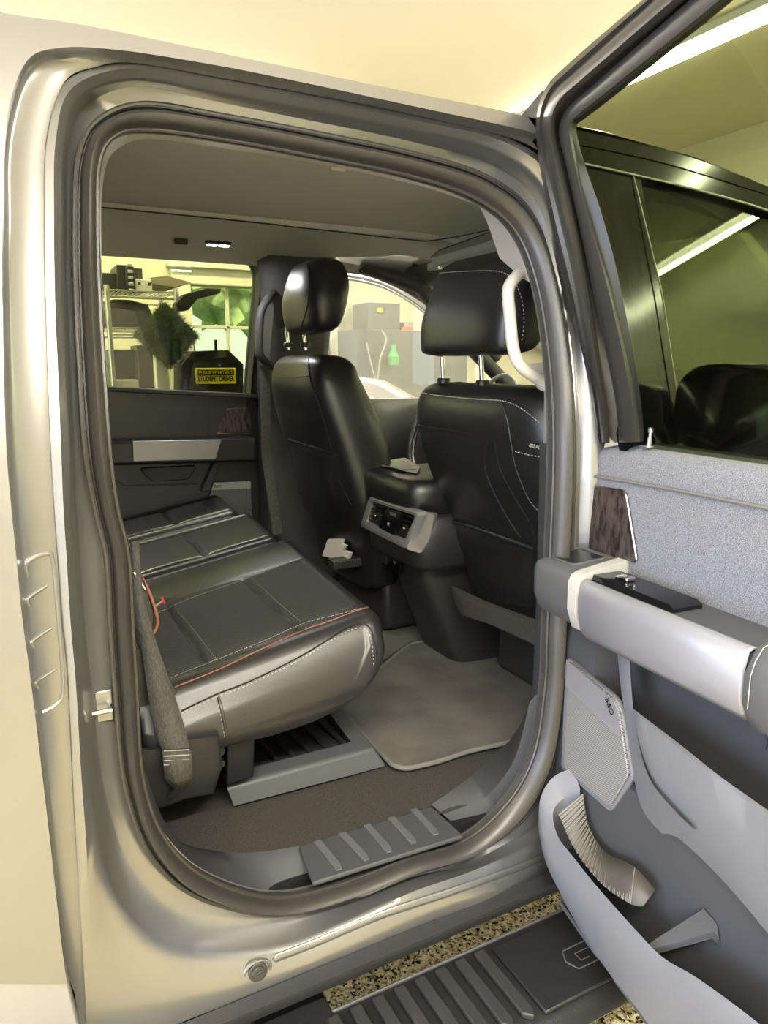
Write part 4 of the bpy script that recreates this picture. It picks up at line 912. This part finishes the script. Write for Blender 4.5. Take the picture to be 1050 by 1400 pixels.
# armrest body
arm = [[L3(u, w_, z) for w_, z in ((-.005, 1.155), (.095, 1.155), (.105, 1.15), (.106, 1.10), (.095, 1.06), (-.005, 1.05))] for u in (.112, .7)]
loft('armrest_body', arm, 'door_dark', rd, cu=True, caps=True, angle=50)
bar = [[L3(u, w_, z) for w_, z in ((.092, 1.158), (.106, 1.163), (.117, 1.156), (.122, 1.13), (.120, 1.09), (.112, 1.062), (.100, 1.048))] for u in (.116, .122, .25, .47, .476)]
bar = [[p+W*(-.004 if k in (0, 4) else 0) for p in r_] for k, r_ in enumerate(bar)]
loft('armrest_trim', bar, 'silver_door', rd, solid=.004, angle=60)
pad = [[L3(u, w_, z) for w_, z in ((-.005, 1.172), (.07, 1.175), (.105, 1.166), (.124, 1.13), (.123, 1.08), (.105, 1.045), (.06, 1.035), (-.005, 1.035))] for u in (.478, .486, .52, .85)]
c0 = sum(pad[0], Vector())/8; pad[0] = [c0+(p-c0)*.93 for p in pad[0]]
padm = loft('elbow_pad', pad, 'plastic_grey', rd, cu=True, caps=True, sub=0, angle=50)
tube('pad_stitching', [L3(.492, w_, z) for w_, z in ((.02, 1.175), (.07, 1.177), (.09, 1.173), (.107, 1.168), (.12, 1.15), (.1265, 1.13), (.1255, 1.08))], .0007, 'stitch', padm, n=6)
swp = [[L3(u, w_, z) for w_, z in ((.02, 1.15), (.022, 1.168), (.085, 1.168), (.091, 1.15))] for u in (.116, .121, .24, .30, .31)]
for k, dz_ in ((3, 0), (4, -.006)): swp[k] = [p+Vector((0, 0, dz_)) for p in swp[k]]
sp_ = loft('switch_panel', swp, 'gloss_black', rd, caps=True, cu=True, angle=40)
box('window_switch', L3(.165, .055, 1.171), (.022, .03, .008), 'chrome', sp_, R=Matrix.Rotation(-.1, 3, 'X'), bevel=.002)
# lower trim below the armrest
low = [[L3(u, (w_ if 0 < k < 5 else (0 if k == 0 or z > .78 else w_)), z) for k, u in enumerate((-.0, .002, .006, .05, .10, .115, .2, .5, .9))] for z, w_ in ((1.07, .03), (1.04, .045), (1.0, .054), (.9, .058), (.8, .058), (.779, .058), (.6, .058), (.5, .05), (.40, .03))]
loft('lower_trim', low, 'door_dark', rd, angle=40)
ZL = .06
gr = rounded([DW(777,904,ZL+.012), DW(838,957,ZL+.012), DW(846,975,ZL+.012), DW(859,1060,ZL+.012), DW(833,1104,ZL+.012), DW(770,1048,ZL+.012)], .010, 4)
bez = rounded([DW(773,898,ZL+.006), DW(842,955,ZL+.006), DW(850,975,ZL+.006), DW(866,1064,ZL+.006), DW(834,1112,ZL+.006), DW(766,1050,ZL+.006)], .012, 4)
prism('speaker_bezel', bez, W*-.012, 'door_plastic', rd, bevel=.003)
g_ = prism('speaker_grille', gr, W*-.008, 'grille', rd, bevel=.002)
gb2 = rounded([DW(777,904,ZL+.0132), DW(838,957,ZL+.0132), DW(845,975,ZL+.0132), DW(850,1010,ZL+.0132), DW(774,938,ZL+.0132)], .008, 4)
prism('grille_badge_band', gb2, W*.0015, 'silver_door', g_)
text('maker_mark', 'B&O', .016, DW(833,966,ZL+.0162), (U*.55+Vector((0, 0, -.8))), (U*.8+Vector((0, 0, .55))), 'black', g_)
# raised column beside the grille that runs down into the upper pocket wall
colm = [[DW(a, b, w_*.8+ZL-.004) for a, b, w_ in r_] for r_ in (
    [(843,880,.004),(850,950,.004),(862,1020,.004),(868,1070,.006),(880,1110,.01),(905,1140,.012)],
    [(848,880,.018),(856,950,.018),(868,1020,.018),(875,1065,.02),(893,1105,.03),(925,1140,.03)],
    [(860,890,.018),(864,950,.018),(870,1000,.03),(886,1060,.05),(915,1100,.06),(950,1135,.06)])]
loft('trim_column', [cr(r_, 5) for r_ in colm], 'door_plastic', rd, angle=70)
pkw = [[DW(a, b, w_*.8+ZL-.004) for a, b, w_ in r_] for r_ in (
    [(862,966,.012),(880,980,.035),(930,1018,.045),(980,1058,.05),(1050,1108,.055),(1200,1215,.06),(1400,1360,-.05)],
    [(864,972,.02),(880,986,.045),(930,1025,.056),(980,1066,.06),(1050,1117,.066),(1200,1225,.07),(1410,1375,-.05)],
    [(866,1000,.02),(885,1030,.046),(935,1075,.056),(985,1120,.06),(1050,1175,.064),(1200,1300,.07),(1410,1470,-.05)],
    [(875,1060,.018),(900,1090,.04),(950,1135,.046),(1000,1185,.05),(1060,1240,.052),(1200,1370,.06),(1400,1550,-.05)],
    [(905,1138,.004),(930,1148,.016),(975,1190,.02),(1020,1240,.024),(1070,1300,.026),(1200,1440,.03),(1390,1640,-.05)])]
loft('upper_map_pocket', [cr(r_, 6) for r_ in pkw], 'door_plastic', rd, angle=70)
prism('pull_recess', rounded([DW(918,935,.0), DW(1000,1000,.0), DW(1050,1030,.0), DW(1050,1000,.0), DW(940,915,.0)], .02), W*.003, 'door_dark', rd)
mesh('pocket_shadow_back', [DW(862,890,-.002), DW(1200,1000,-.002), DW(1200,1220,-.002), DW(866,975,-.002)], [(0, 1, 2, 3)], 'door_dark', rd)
# lower bottle pocket: rim, outer wall, floor
rim_o = [(782,1050,.02),(757,1062,.06),(741,1085,.10),(738,1110,.12),(746,1150,.132),(766,1185,.138),(800,1228,.142),(850,1282,.145),(893,1325,.147),(945,1352,.148),(1000,1392,.15),(1060,1445,.15),(1200,1560,.15)]
rim_i = [(793,1078,.02),(773,1090,.05),(759,1103,.085),(756,1120,.105),(764,1146,.12),(784,1172,.127),(816,1212,.132),(866,1268,.136),(905,1308,.137),(950,1335,.138),(1010,1378,.14),(1075,1430,.14),(1210,1545,.14)]
out_b = [(770,1075,-.02),(752,1100,.03),(744,1140,.06),(752,1180,.085),(764,1215,.095),(782,1252,.10),(806,1292,.10),(836,1335,.10),(870,1378,.10),(905,1425,.10),(960,1490,.10),(1030,1570,.10),(1200,1750,.10)]
in_b = [(800,1110,.015),(800,1140,.03),(800,1170,.05),(806,1200,.06),(820,1230,.065),(838,1262,.07),(862,1300,.07),(890,1345,.07),(925,1390,.07),(965,1435,.07),(1020,1490,.07),(1090,1560,.07),(1240,1700,.07)]
def dl_(L): return cr([DW(a, b, .055+w_*.66) for a, b, w_ in L], 5)
ro, ri, ob, ib = dl_(rim_o), dl_(rim_i), dl_(out_b), dl_(in_b)
loft('bottle_pocket', [ob, [a.lerp(b, .5)+W*.012 for a, b in zip(ob, ro)], [a.lerp(b, .9)+W*.004 for a, b in zip(ob, ro)], ro, [a.lerp(b, .5)+Vector((0, 0, .004)) for a, b in zip(ro, ri)], ri, [p+Vector((0, 0, -.02))-W*.002 for p in ri], [Vector((p.x, p.y, max(.47, p.z-.12)))-W*.03 for p in ri]], 'door_plastic', rd, angle=35)
fl = [Vector((p.x, p.y, max(.47, p.z-.12)))-W*.03 for p in ri]
loft('pocket_floor', [fl, [Q0+U*(p-Q0).dot(U)+W*.0+Vector((0, 0, p.z)) for p in fl]], 'door_dark', rd, angle=60)
# ribbed liner
rb1 = [(765,1112),(795,1082)], 
lin = [[DW(764,1114,.115), DW(797,1086,.070)], [DW(786,1162,.125), DW(805,1130,.070)], [DW(822,1208,.128), DW(828,1166,.075)], [DW(862,1236,.12), DW(868,1186,.078)], [DW(880,1240,.11), DW(896,1218,.078)]]
liner = loft('ribbed_liner', [cr([r_[0] for r_ in lin], 8), cr([r_[1] for r_ in lin], 8)], 'liner', rd, solid=.004)
for k in range(0, 44):
    t = k/43; L0 = cr([r_[0] for r_ in lin[:4]], 22); L1 = cr([r_[1] for r_ in lin[:4]], 22); i = int(t*(len(L0)-1))
    tube('liner_rib', [L0[i]+(CAM-L0[i]).normalized()*.0045, L1[i]+(CAM-L1[i]).normalized()*.0045], .0010, 'rib', liner, n=5)
# divider web
prism('pocket_divider', [DW(885,1290,.135), DW(962,1240,.06), DW(980,1262,.06), DW(985,1290,.06), DW(975,1275,.075), DW(890,1300,.135)], Vector((0, 0, -.012)), 'door_dark', rd, bevel=.003)
# rubber seal along the door's lower edge
es = cr([P(771,1231,x=.955), P(792,1262,x=.95), P(830,1315,x=.945), P(868,1365,x=.94), P(905,1415,x=.93), P(960,1480,x=.92)], 5)
tube('lower_seal', es, .010, 'rubber', rd, n=10); tube('lower_seal_lip', [p+Vector((-.015, -.004, .006)) for p in es], .004, 'plastic_grey', rd, n=8)
prism('seal_end_cap', rounded([P(766,1228,x=.945), P(786,1222,x=.945), P(800,1262,x=.945), P(790,1270,x=.945)], .003), (.02, 0, 0), 'plastic_grey', rd)

# ------------------------------------------------------------------ running board
rb = empty('running_board', (0, 0, 0)); rb.parent = truck
zs_ = .40
def zp(px, py, z=zs_): return P(px, py, z=z)
yi, yo_ = zp(600,1322).y, zp(760,1395).y
yo_ = min(yo_, yi-.17)
sec = [(yi+.012, zs_-.03), (yi+.012, zs_-.004), (yi, zs_), (yo_+.02, zs_), (yo_, zs_-.008), (yo_-.012, zs_-.03), (yo_, zs_-.05), (yi, zs_-.05)]
loft('step_board', [[Vector((x, y, z)) for y, z in sec] for x in (-.6, 0, .6, 1.2, 2.0)], 'step', rb, cu=True, caps=True, angle=40)
tube('inner_edge_strip', [Vector((-.6, yi+.004, zs_+.001)), Vector((2.0, yi+.004, zs_+.001))], .003, 'plastic_grey', rb, n=6)
xe = zp(735,1330).x-.06
for k in range(14):
    x = xe-.016-k*.045
    v = [Vector((x-.013, yi-.012, zs_)), Vector((x+.010, yi-.012, zs_)), Vector((x+.013, yo_+.03, zs_)), Vector((x+.003, yo_+.016, zs_)), Vector((x-.013, yo_+.03, zs_))]
    prism('tread_bar', v, (0, 0, .012), 'tread', rb, bevel=.003)
box('end_pad', ((xe+.012+1.25)/2, (yi+yo_)/2, zs_+.004), (1.25-xe-.012, abs(yi-yo_)-.03, .009), 'step', rb, bevel=.003)
ex, ey_ = zp(800,1308).x, zp(800,1308).y
emb = [Vector((ex+a, ey_+b, zs_+.0095)) for a, b in ((-.05, 0), (-.038, .024), (.05, .024), (.05, -.024), (-.038, -.024))]
em = tube('step_emblem', rounded(emb, .004), .0014, 'plastic_grey', rb, n=6, closed=True)
tube('emblem_bar', [Vector((ex-.02, ey_+.008, zs_+.0095)), Vector((ex+.03, ey_+.008, zs_+.0095))], .0012, 'plastic_grey', em, n=5); tube('emblem_bar', [Vector((ex-.02, ey_+.008, zs_+.0095)), Vector((ex-.02, ey_-.01, zs_+.0095)), Vector((ex+.0, ey_-.01, zs_+.0095))], .0012, 'plastic_grey', em, n=5)
bx = zp(390,1370).x
box('support_bracket', (bx+.0, yi+.07, zs_-.01), (.14, .2, .03), 'step', rb, bevel=.006)

# ------------------------------------------------------------------ garage things seen through the far window
YS = 2.55
def g3(px, py, y=YS): return P(px, py, y=y)
rk = empty('wire_shelf', (g3(190,500).x, YS, 0), 'chrome wire shelving unit with four posts against the far garage wall', 'shelf')
x0s, x1s = g3(146,400).x, g3(241,400).x; z1 = g3(190,398).z; z2 = g3(190,449).z; dps = .38
for x in (x0s, x1s):
    for y in (YS, YS+dps): at(tube('post', [(x, y, 0), (x, y, z1+.02)], .012, 'wire', n=10), rk)
for z in (z1, z2, .9, .35):
    pr_ = [tube_vf([(x0s, y, zz), (x1s, y, zz)], .004, 6) for y in (YS, YS+dps) for zz in (z, z-.03)]
    pr_ += [tube_vf([(x, YS, z), (x, YS+dps, z)], .0025, 5) for x in [x0s+(x1s-x0s)*k/16 for k in range(17)]]
    for k in range(12):
        xa = x0s+(x1s-x0s)*k/12; xb = x0s+(x1s-x0s)*(k+1)/12; s_ = (z, z-.03) if k % 2 else (z-.03, z)
        pr_.append(tube_vf([(xa, YS, s_[0]), (xb, YS, s_[1])], .002, 5))
    at(multi('wire_deck', pr_, 'wire'), rk)
def gbox(name, x0, y0, x1, y1, yy, dep, mat, label, cat, group=None, z=None):
    a, b = P(x0, y1, y=yy), P(x1, y0, y=yy)
    o = box(name, (0, 0, 0), (b.x-a.x, dep, b.z-a.z), mat, bevel=.004); o.location = ((a.x+b.x)/2, yy+dep/2, (a.z+b.z)/2 if z is None else z+(b.z-a.z)/2)
    if label: tag(o, label, cat, group)
    return o
gbox('storage_box', 161, 356, 180, 391, YS+.05, .22, 'black', 'black square box on top of the wire shelf behind the light bar', 'box', z=z1+.002)
gbox('speaker_box', 181, 358, 194, 391, YS+.09, .2, 'plastic', 'small dark box right beside the black square box on the top shelf', 'box', z=z1+.002)
lb_ = gbox('light_bar', 174, 362, 183, 394, YS-.02, .03, 'black', 'upright dark strip of round lamps leaning on the top shelf', 'light bar', z=z1+.002)
for k in range(5):
    q_ = box('lamp_lens', (0, -.016, -.055+k*.028), (.022, .004, .014), 'silver', bevel=.002); q_.parent = lb_
wb = gbox('white_box', 185, 372, 207, 387, YS+.0, .08, 'white', 'white box with two dark slots standing on the top wire shelf', 'box', z=z1+.002)
for dx in (-.02, .025): 
    q_ = box('slot', (dx, -.041, .005), (.012, .003, .014), 'black', bevel=0); q_.parent = wb
gbox('camera_bag', 138, 366, 160, 391, YS+.12, .18, 'plastic', 'lumpy dark bag at the left end of the top wire shelf', 'bag', z=z1+.002)
bd_o = prism('flat_board', [g3(207,379), g3(228,377), g3(262,386), g3(240,393), g3(205,388)], (0, .3, .004), 'cardb', None, bevel=.002); tag(bd_o, 'tan flat board sticking out past the end of the top shelf', 'board')
bw = prism('black_spoiler', [g3(240,415,2.5), g3(252,402,2.5), g3(283,393,2.5), g3(303,395,2.5), g3(301,401,2.5), g3(270,409,2.5), g3(258,424,2.5), g3(242,426,2.5)], (0, .08, 0), 'black', None, bevel=.004)
tag(bw, 'long bent black plastic panel propped up beside the wire shelf', 'car part')
sbag = [[Vector((cx2, YS+.06+yy, zz)) for cx2, yy in rrect(g3(176,430).x, .13, hx, hy, 2.5, 28)] for zz, hx, hy in ((z2+.005, .10, .09), (z2+.02, .135, .12), (z2+.07, .14, .13), (z2+.12, .12, .11), (z2+.14, .05, .05))]
tag(loft('duffel_bag', sbag, 'black', None, cu=True, caps=True), 'black soft bag lying on the second wire shelf', 'bag')
# turf mat hung in front of the shelf
tm = empty('turf_mat', g3(228,459,2.42), 'diamond hung square of green artificial turf in front of the wire shelf', 'artificial turf')
cq = g3(228,459,2.42); hs = (g3(272,459,2.42).x-g3(184,459,2.42).x)/2
at(prism('backing', [cq+Vector((hs, 0, 0)), cq+Vector((0, 0, hs*1.04)), cq+Vector((-hs, 0, 0)), cq+Vector((0, 0, -hs*1.04))], (0, .012, 0), 'turf'), tm)
V, Fc = [], []
for _ in range(9000):
    a, b_ = random.uniform(-1, 1), random.uniform(-1, 1)
    x, z = (a+b_)*hs/2, (a-b_)*hs/2*1.04; p = cq+Vector((x, 0, z)); l = random.uniform(.02, .042); dr = Vector((random.uniform(-1.3, 1.3), -.7, random.uniform(-1.4, 1.0))).normalized()*l
    s_ = Vector((random.uniform(-1, 1), 0, random.uniform(-1, 1))).normalized()*.0016
    b0 = len(V); V += [p-s_, p+s_, p+dr]; Fc.append((b0, b0+1, b0+2))
tf = mesh('turf_blades', V, Fc, 'turf', smooth=False); tf['kind'] = 'stuff'; at(tf, tm)
# black box with the sticker
bx0 = [g3(247,500,2.35), g3(262,480,2.35), g3(312,478,2.35), g3(333,498,2.35), g3(333,545,2.35), g3(247,545,2.35)]
zmin = g3(290,545,2.35).z
st = prism('tool_case', [Vector((p.x, p.y, p.z)) for p in bx0], (0, .16, 0), 'black', None, bevel=.004)
tag(st, 'black angular case with a yellow student driver sticker below the garage window', 'case')
stand = box('case_stand', ((bx0[4].x+bx0[5].x)/2, 2.43, zmin/2-.001), (abs(bx0[4].x-bx0[5].x)+.02, .17, zmin-.002), 'plastic', bevel=.006); tag(stand, 'dark cabinet holding up the black angular case', 'cabinet')
box('case_handle', (bx0[2].x-.06, 2.345, bx0[2].z+.02), (.012, .012, .05), 'black', st)
sa, sb2 = g3(268,525,2.345), g3(322,503,2.345); scx, scz = (sa.x+sb2.x)/2, (sa.z+sb2.z)/2; sw_, sh_ = sb2.x-sa.x, sb2.z-sa.z
stk = box('student_sticker', (scx, 2.345, scz), (sw_, .004, sh_), 'yellow', st, bevel=.002)
box('sticker_band', (scx, 2.3425, scz+sh_*.2), (sw_*.9, .002, sh_*.36), 'black', stk, bevel=0)
text('sticker_line', 'PLEASE BE PATIENT', sh_*.34, (scx, 2.341, scz+sh_*.2), (1, 0, 0), (0, 0, 1), 'yellow', stk, bold=.0001, fit=sw_*.84)
text('sticker_line', 'STUDENT DRIVER', sh_*.44, (scx, 2.342, scz-sh_*.2), (1, 0, 0), (0, 0, 1), 'black', stk, bold=.0009, fit=sw_*.9)
# lower shelf items
z3 = .9
def onshelf(name, x0, y0, x1, yy, dep, mat, label, cat, zbase):
    a, b = P(x0, 520, y=yy), P(x1, y0, y=yy); o = box(name, (0, 0, 0), (b.x-a.x, dep, b.z-zbase), mat, bevel=.004)
    o.location = ((a.x+b.x)/2, yy+dep/2, (b.z+zbase)/2); return tag(o, label, cat)
onshelf('backpack', 154, 478, 182, YS+.12, .2, 'black', 'black backpack standing on the lower wire shelf', 'bag', .902)
onshelf('amplifier', 190, 472, 208, YS+.02, .2, 'plastic', 'dark ribbed equipment case on the lower wire shelf', 'equipment case', .902)
onshelf('leaning_board', 214, 485, 230, 2.46, .03, 'white', 'narrow white panel leaning in front of the wire shelf', 'panel', .0)
cw_ = onshelf('paint_tub', 158, 519, 189, YS+.0, .1, 'light_trim', 'pale tub at the bottom left behind the far window', 'tub', .902)

# items behind the driver's door glass
y6 = 2.95
bnch = gbox('tool_chest', 489, 453, 640, 700, y6-.1, .28, 'tool_blue', None, None); 
bnch.location.z = P(500,453,y=y6).z/2; bnch.scale.z = P(500,453,y=y6).z/(P(500,453,y=y6-.1).z-P(500,700,y=y6-.1).z)
tag(bnch, 'wide blue grey tool bench against the wall beyond the driver door', 'tool bench')
ztop = bnch.location.z*2
gbox('tool_cabinet', 503, 417, 547, 453, y6-.05, .22, 'tool_blue', 'grey cabinet of drawers standing on the tool bench', 'cabinet', z=ztop+.006)
ob_ = gbox('cabinet_light', 516, 421, 524, 427, y6-.07, .01, 'yellow', 'small yellow disc on the front of the grey cabinet', 'badge')
gbox('toolbox', 549, 447, 565, 453, y6-.05, .15, 'orange', 'orange toolbox on the bench right of the grey cabinet', 'toolbox', z=ztop+.003)
gbox('picture_box', 552, 433, 566, 446, y6-.0, .1, 'silver', 'small grey box standing behind the orange toolbox', 'box', z=ztop+.003)
yb_ = y6-.13
bt_ = P(538, 499, y=yb_-.03)
btl = loft('spray_bottle', [[Vector((bt_.x+a, bt_.y+b, bt_.z+z)) for a, b in rrect(0, 0, r_, r_, 2, 16)] for z, r_ in ((0, .032), (.05, .034), (.055, .03), (.09, .014), (.12, .016))], 'green', None, cu=True, caps=True)
tag(btl, 'green spray bottle hanging at the front of the tool bench', 'bottle')
hs_ = tube('coiled_hose', cr([P(501,468,y=yb_-.02), P(508,500,y=yb_-.02), P(515,520,y=yb_-.02), P(520,490,y=yb_-.02), P(528,465,y=yb_-.02), P(522,452,y=yb_-.02)], 6), .005, 'light_trim', None); tag(hs_, 'pale thin hose looped over the front of the tool bench', 'hose')
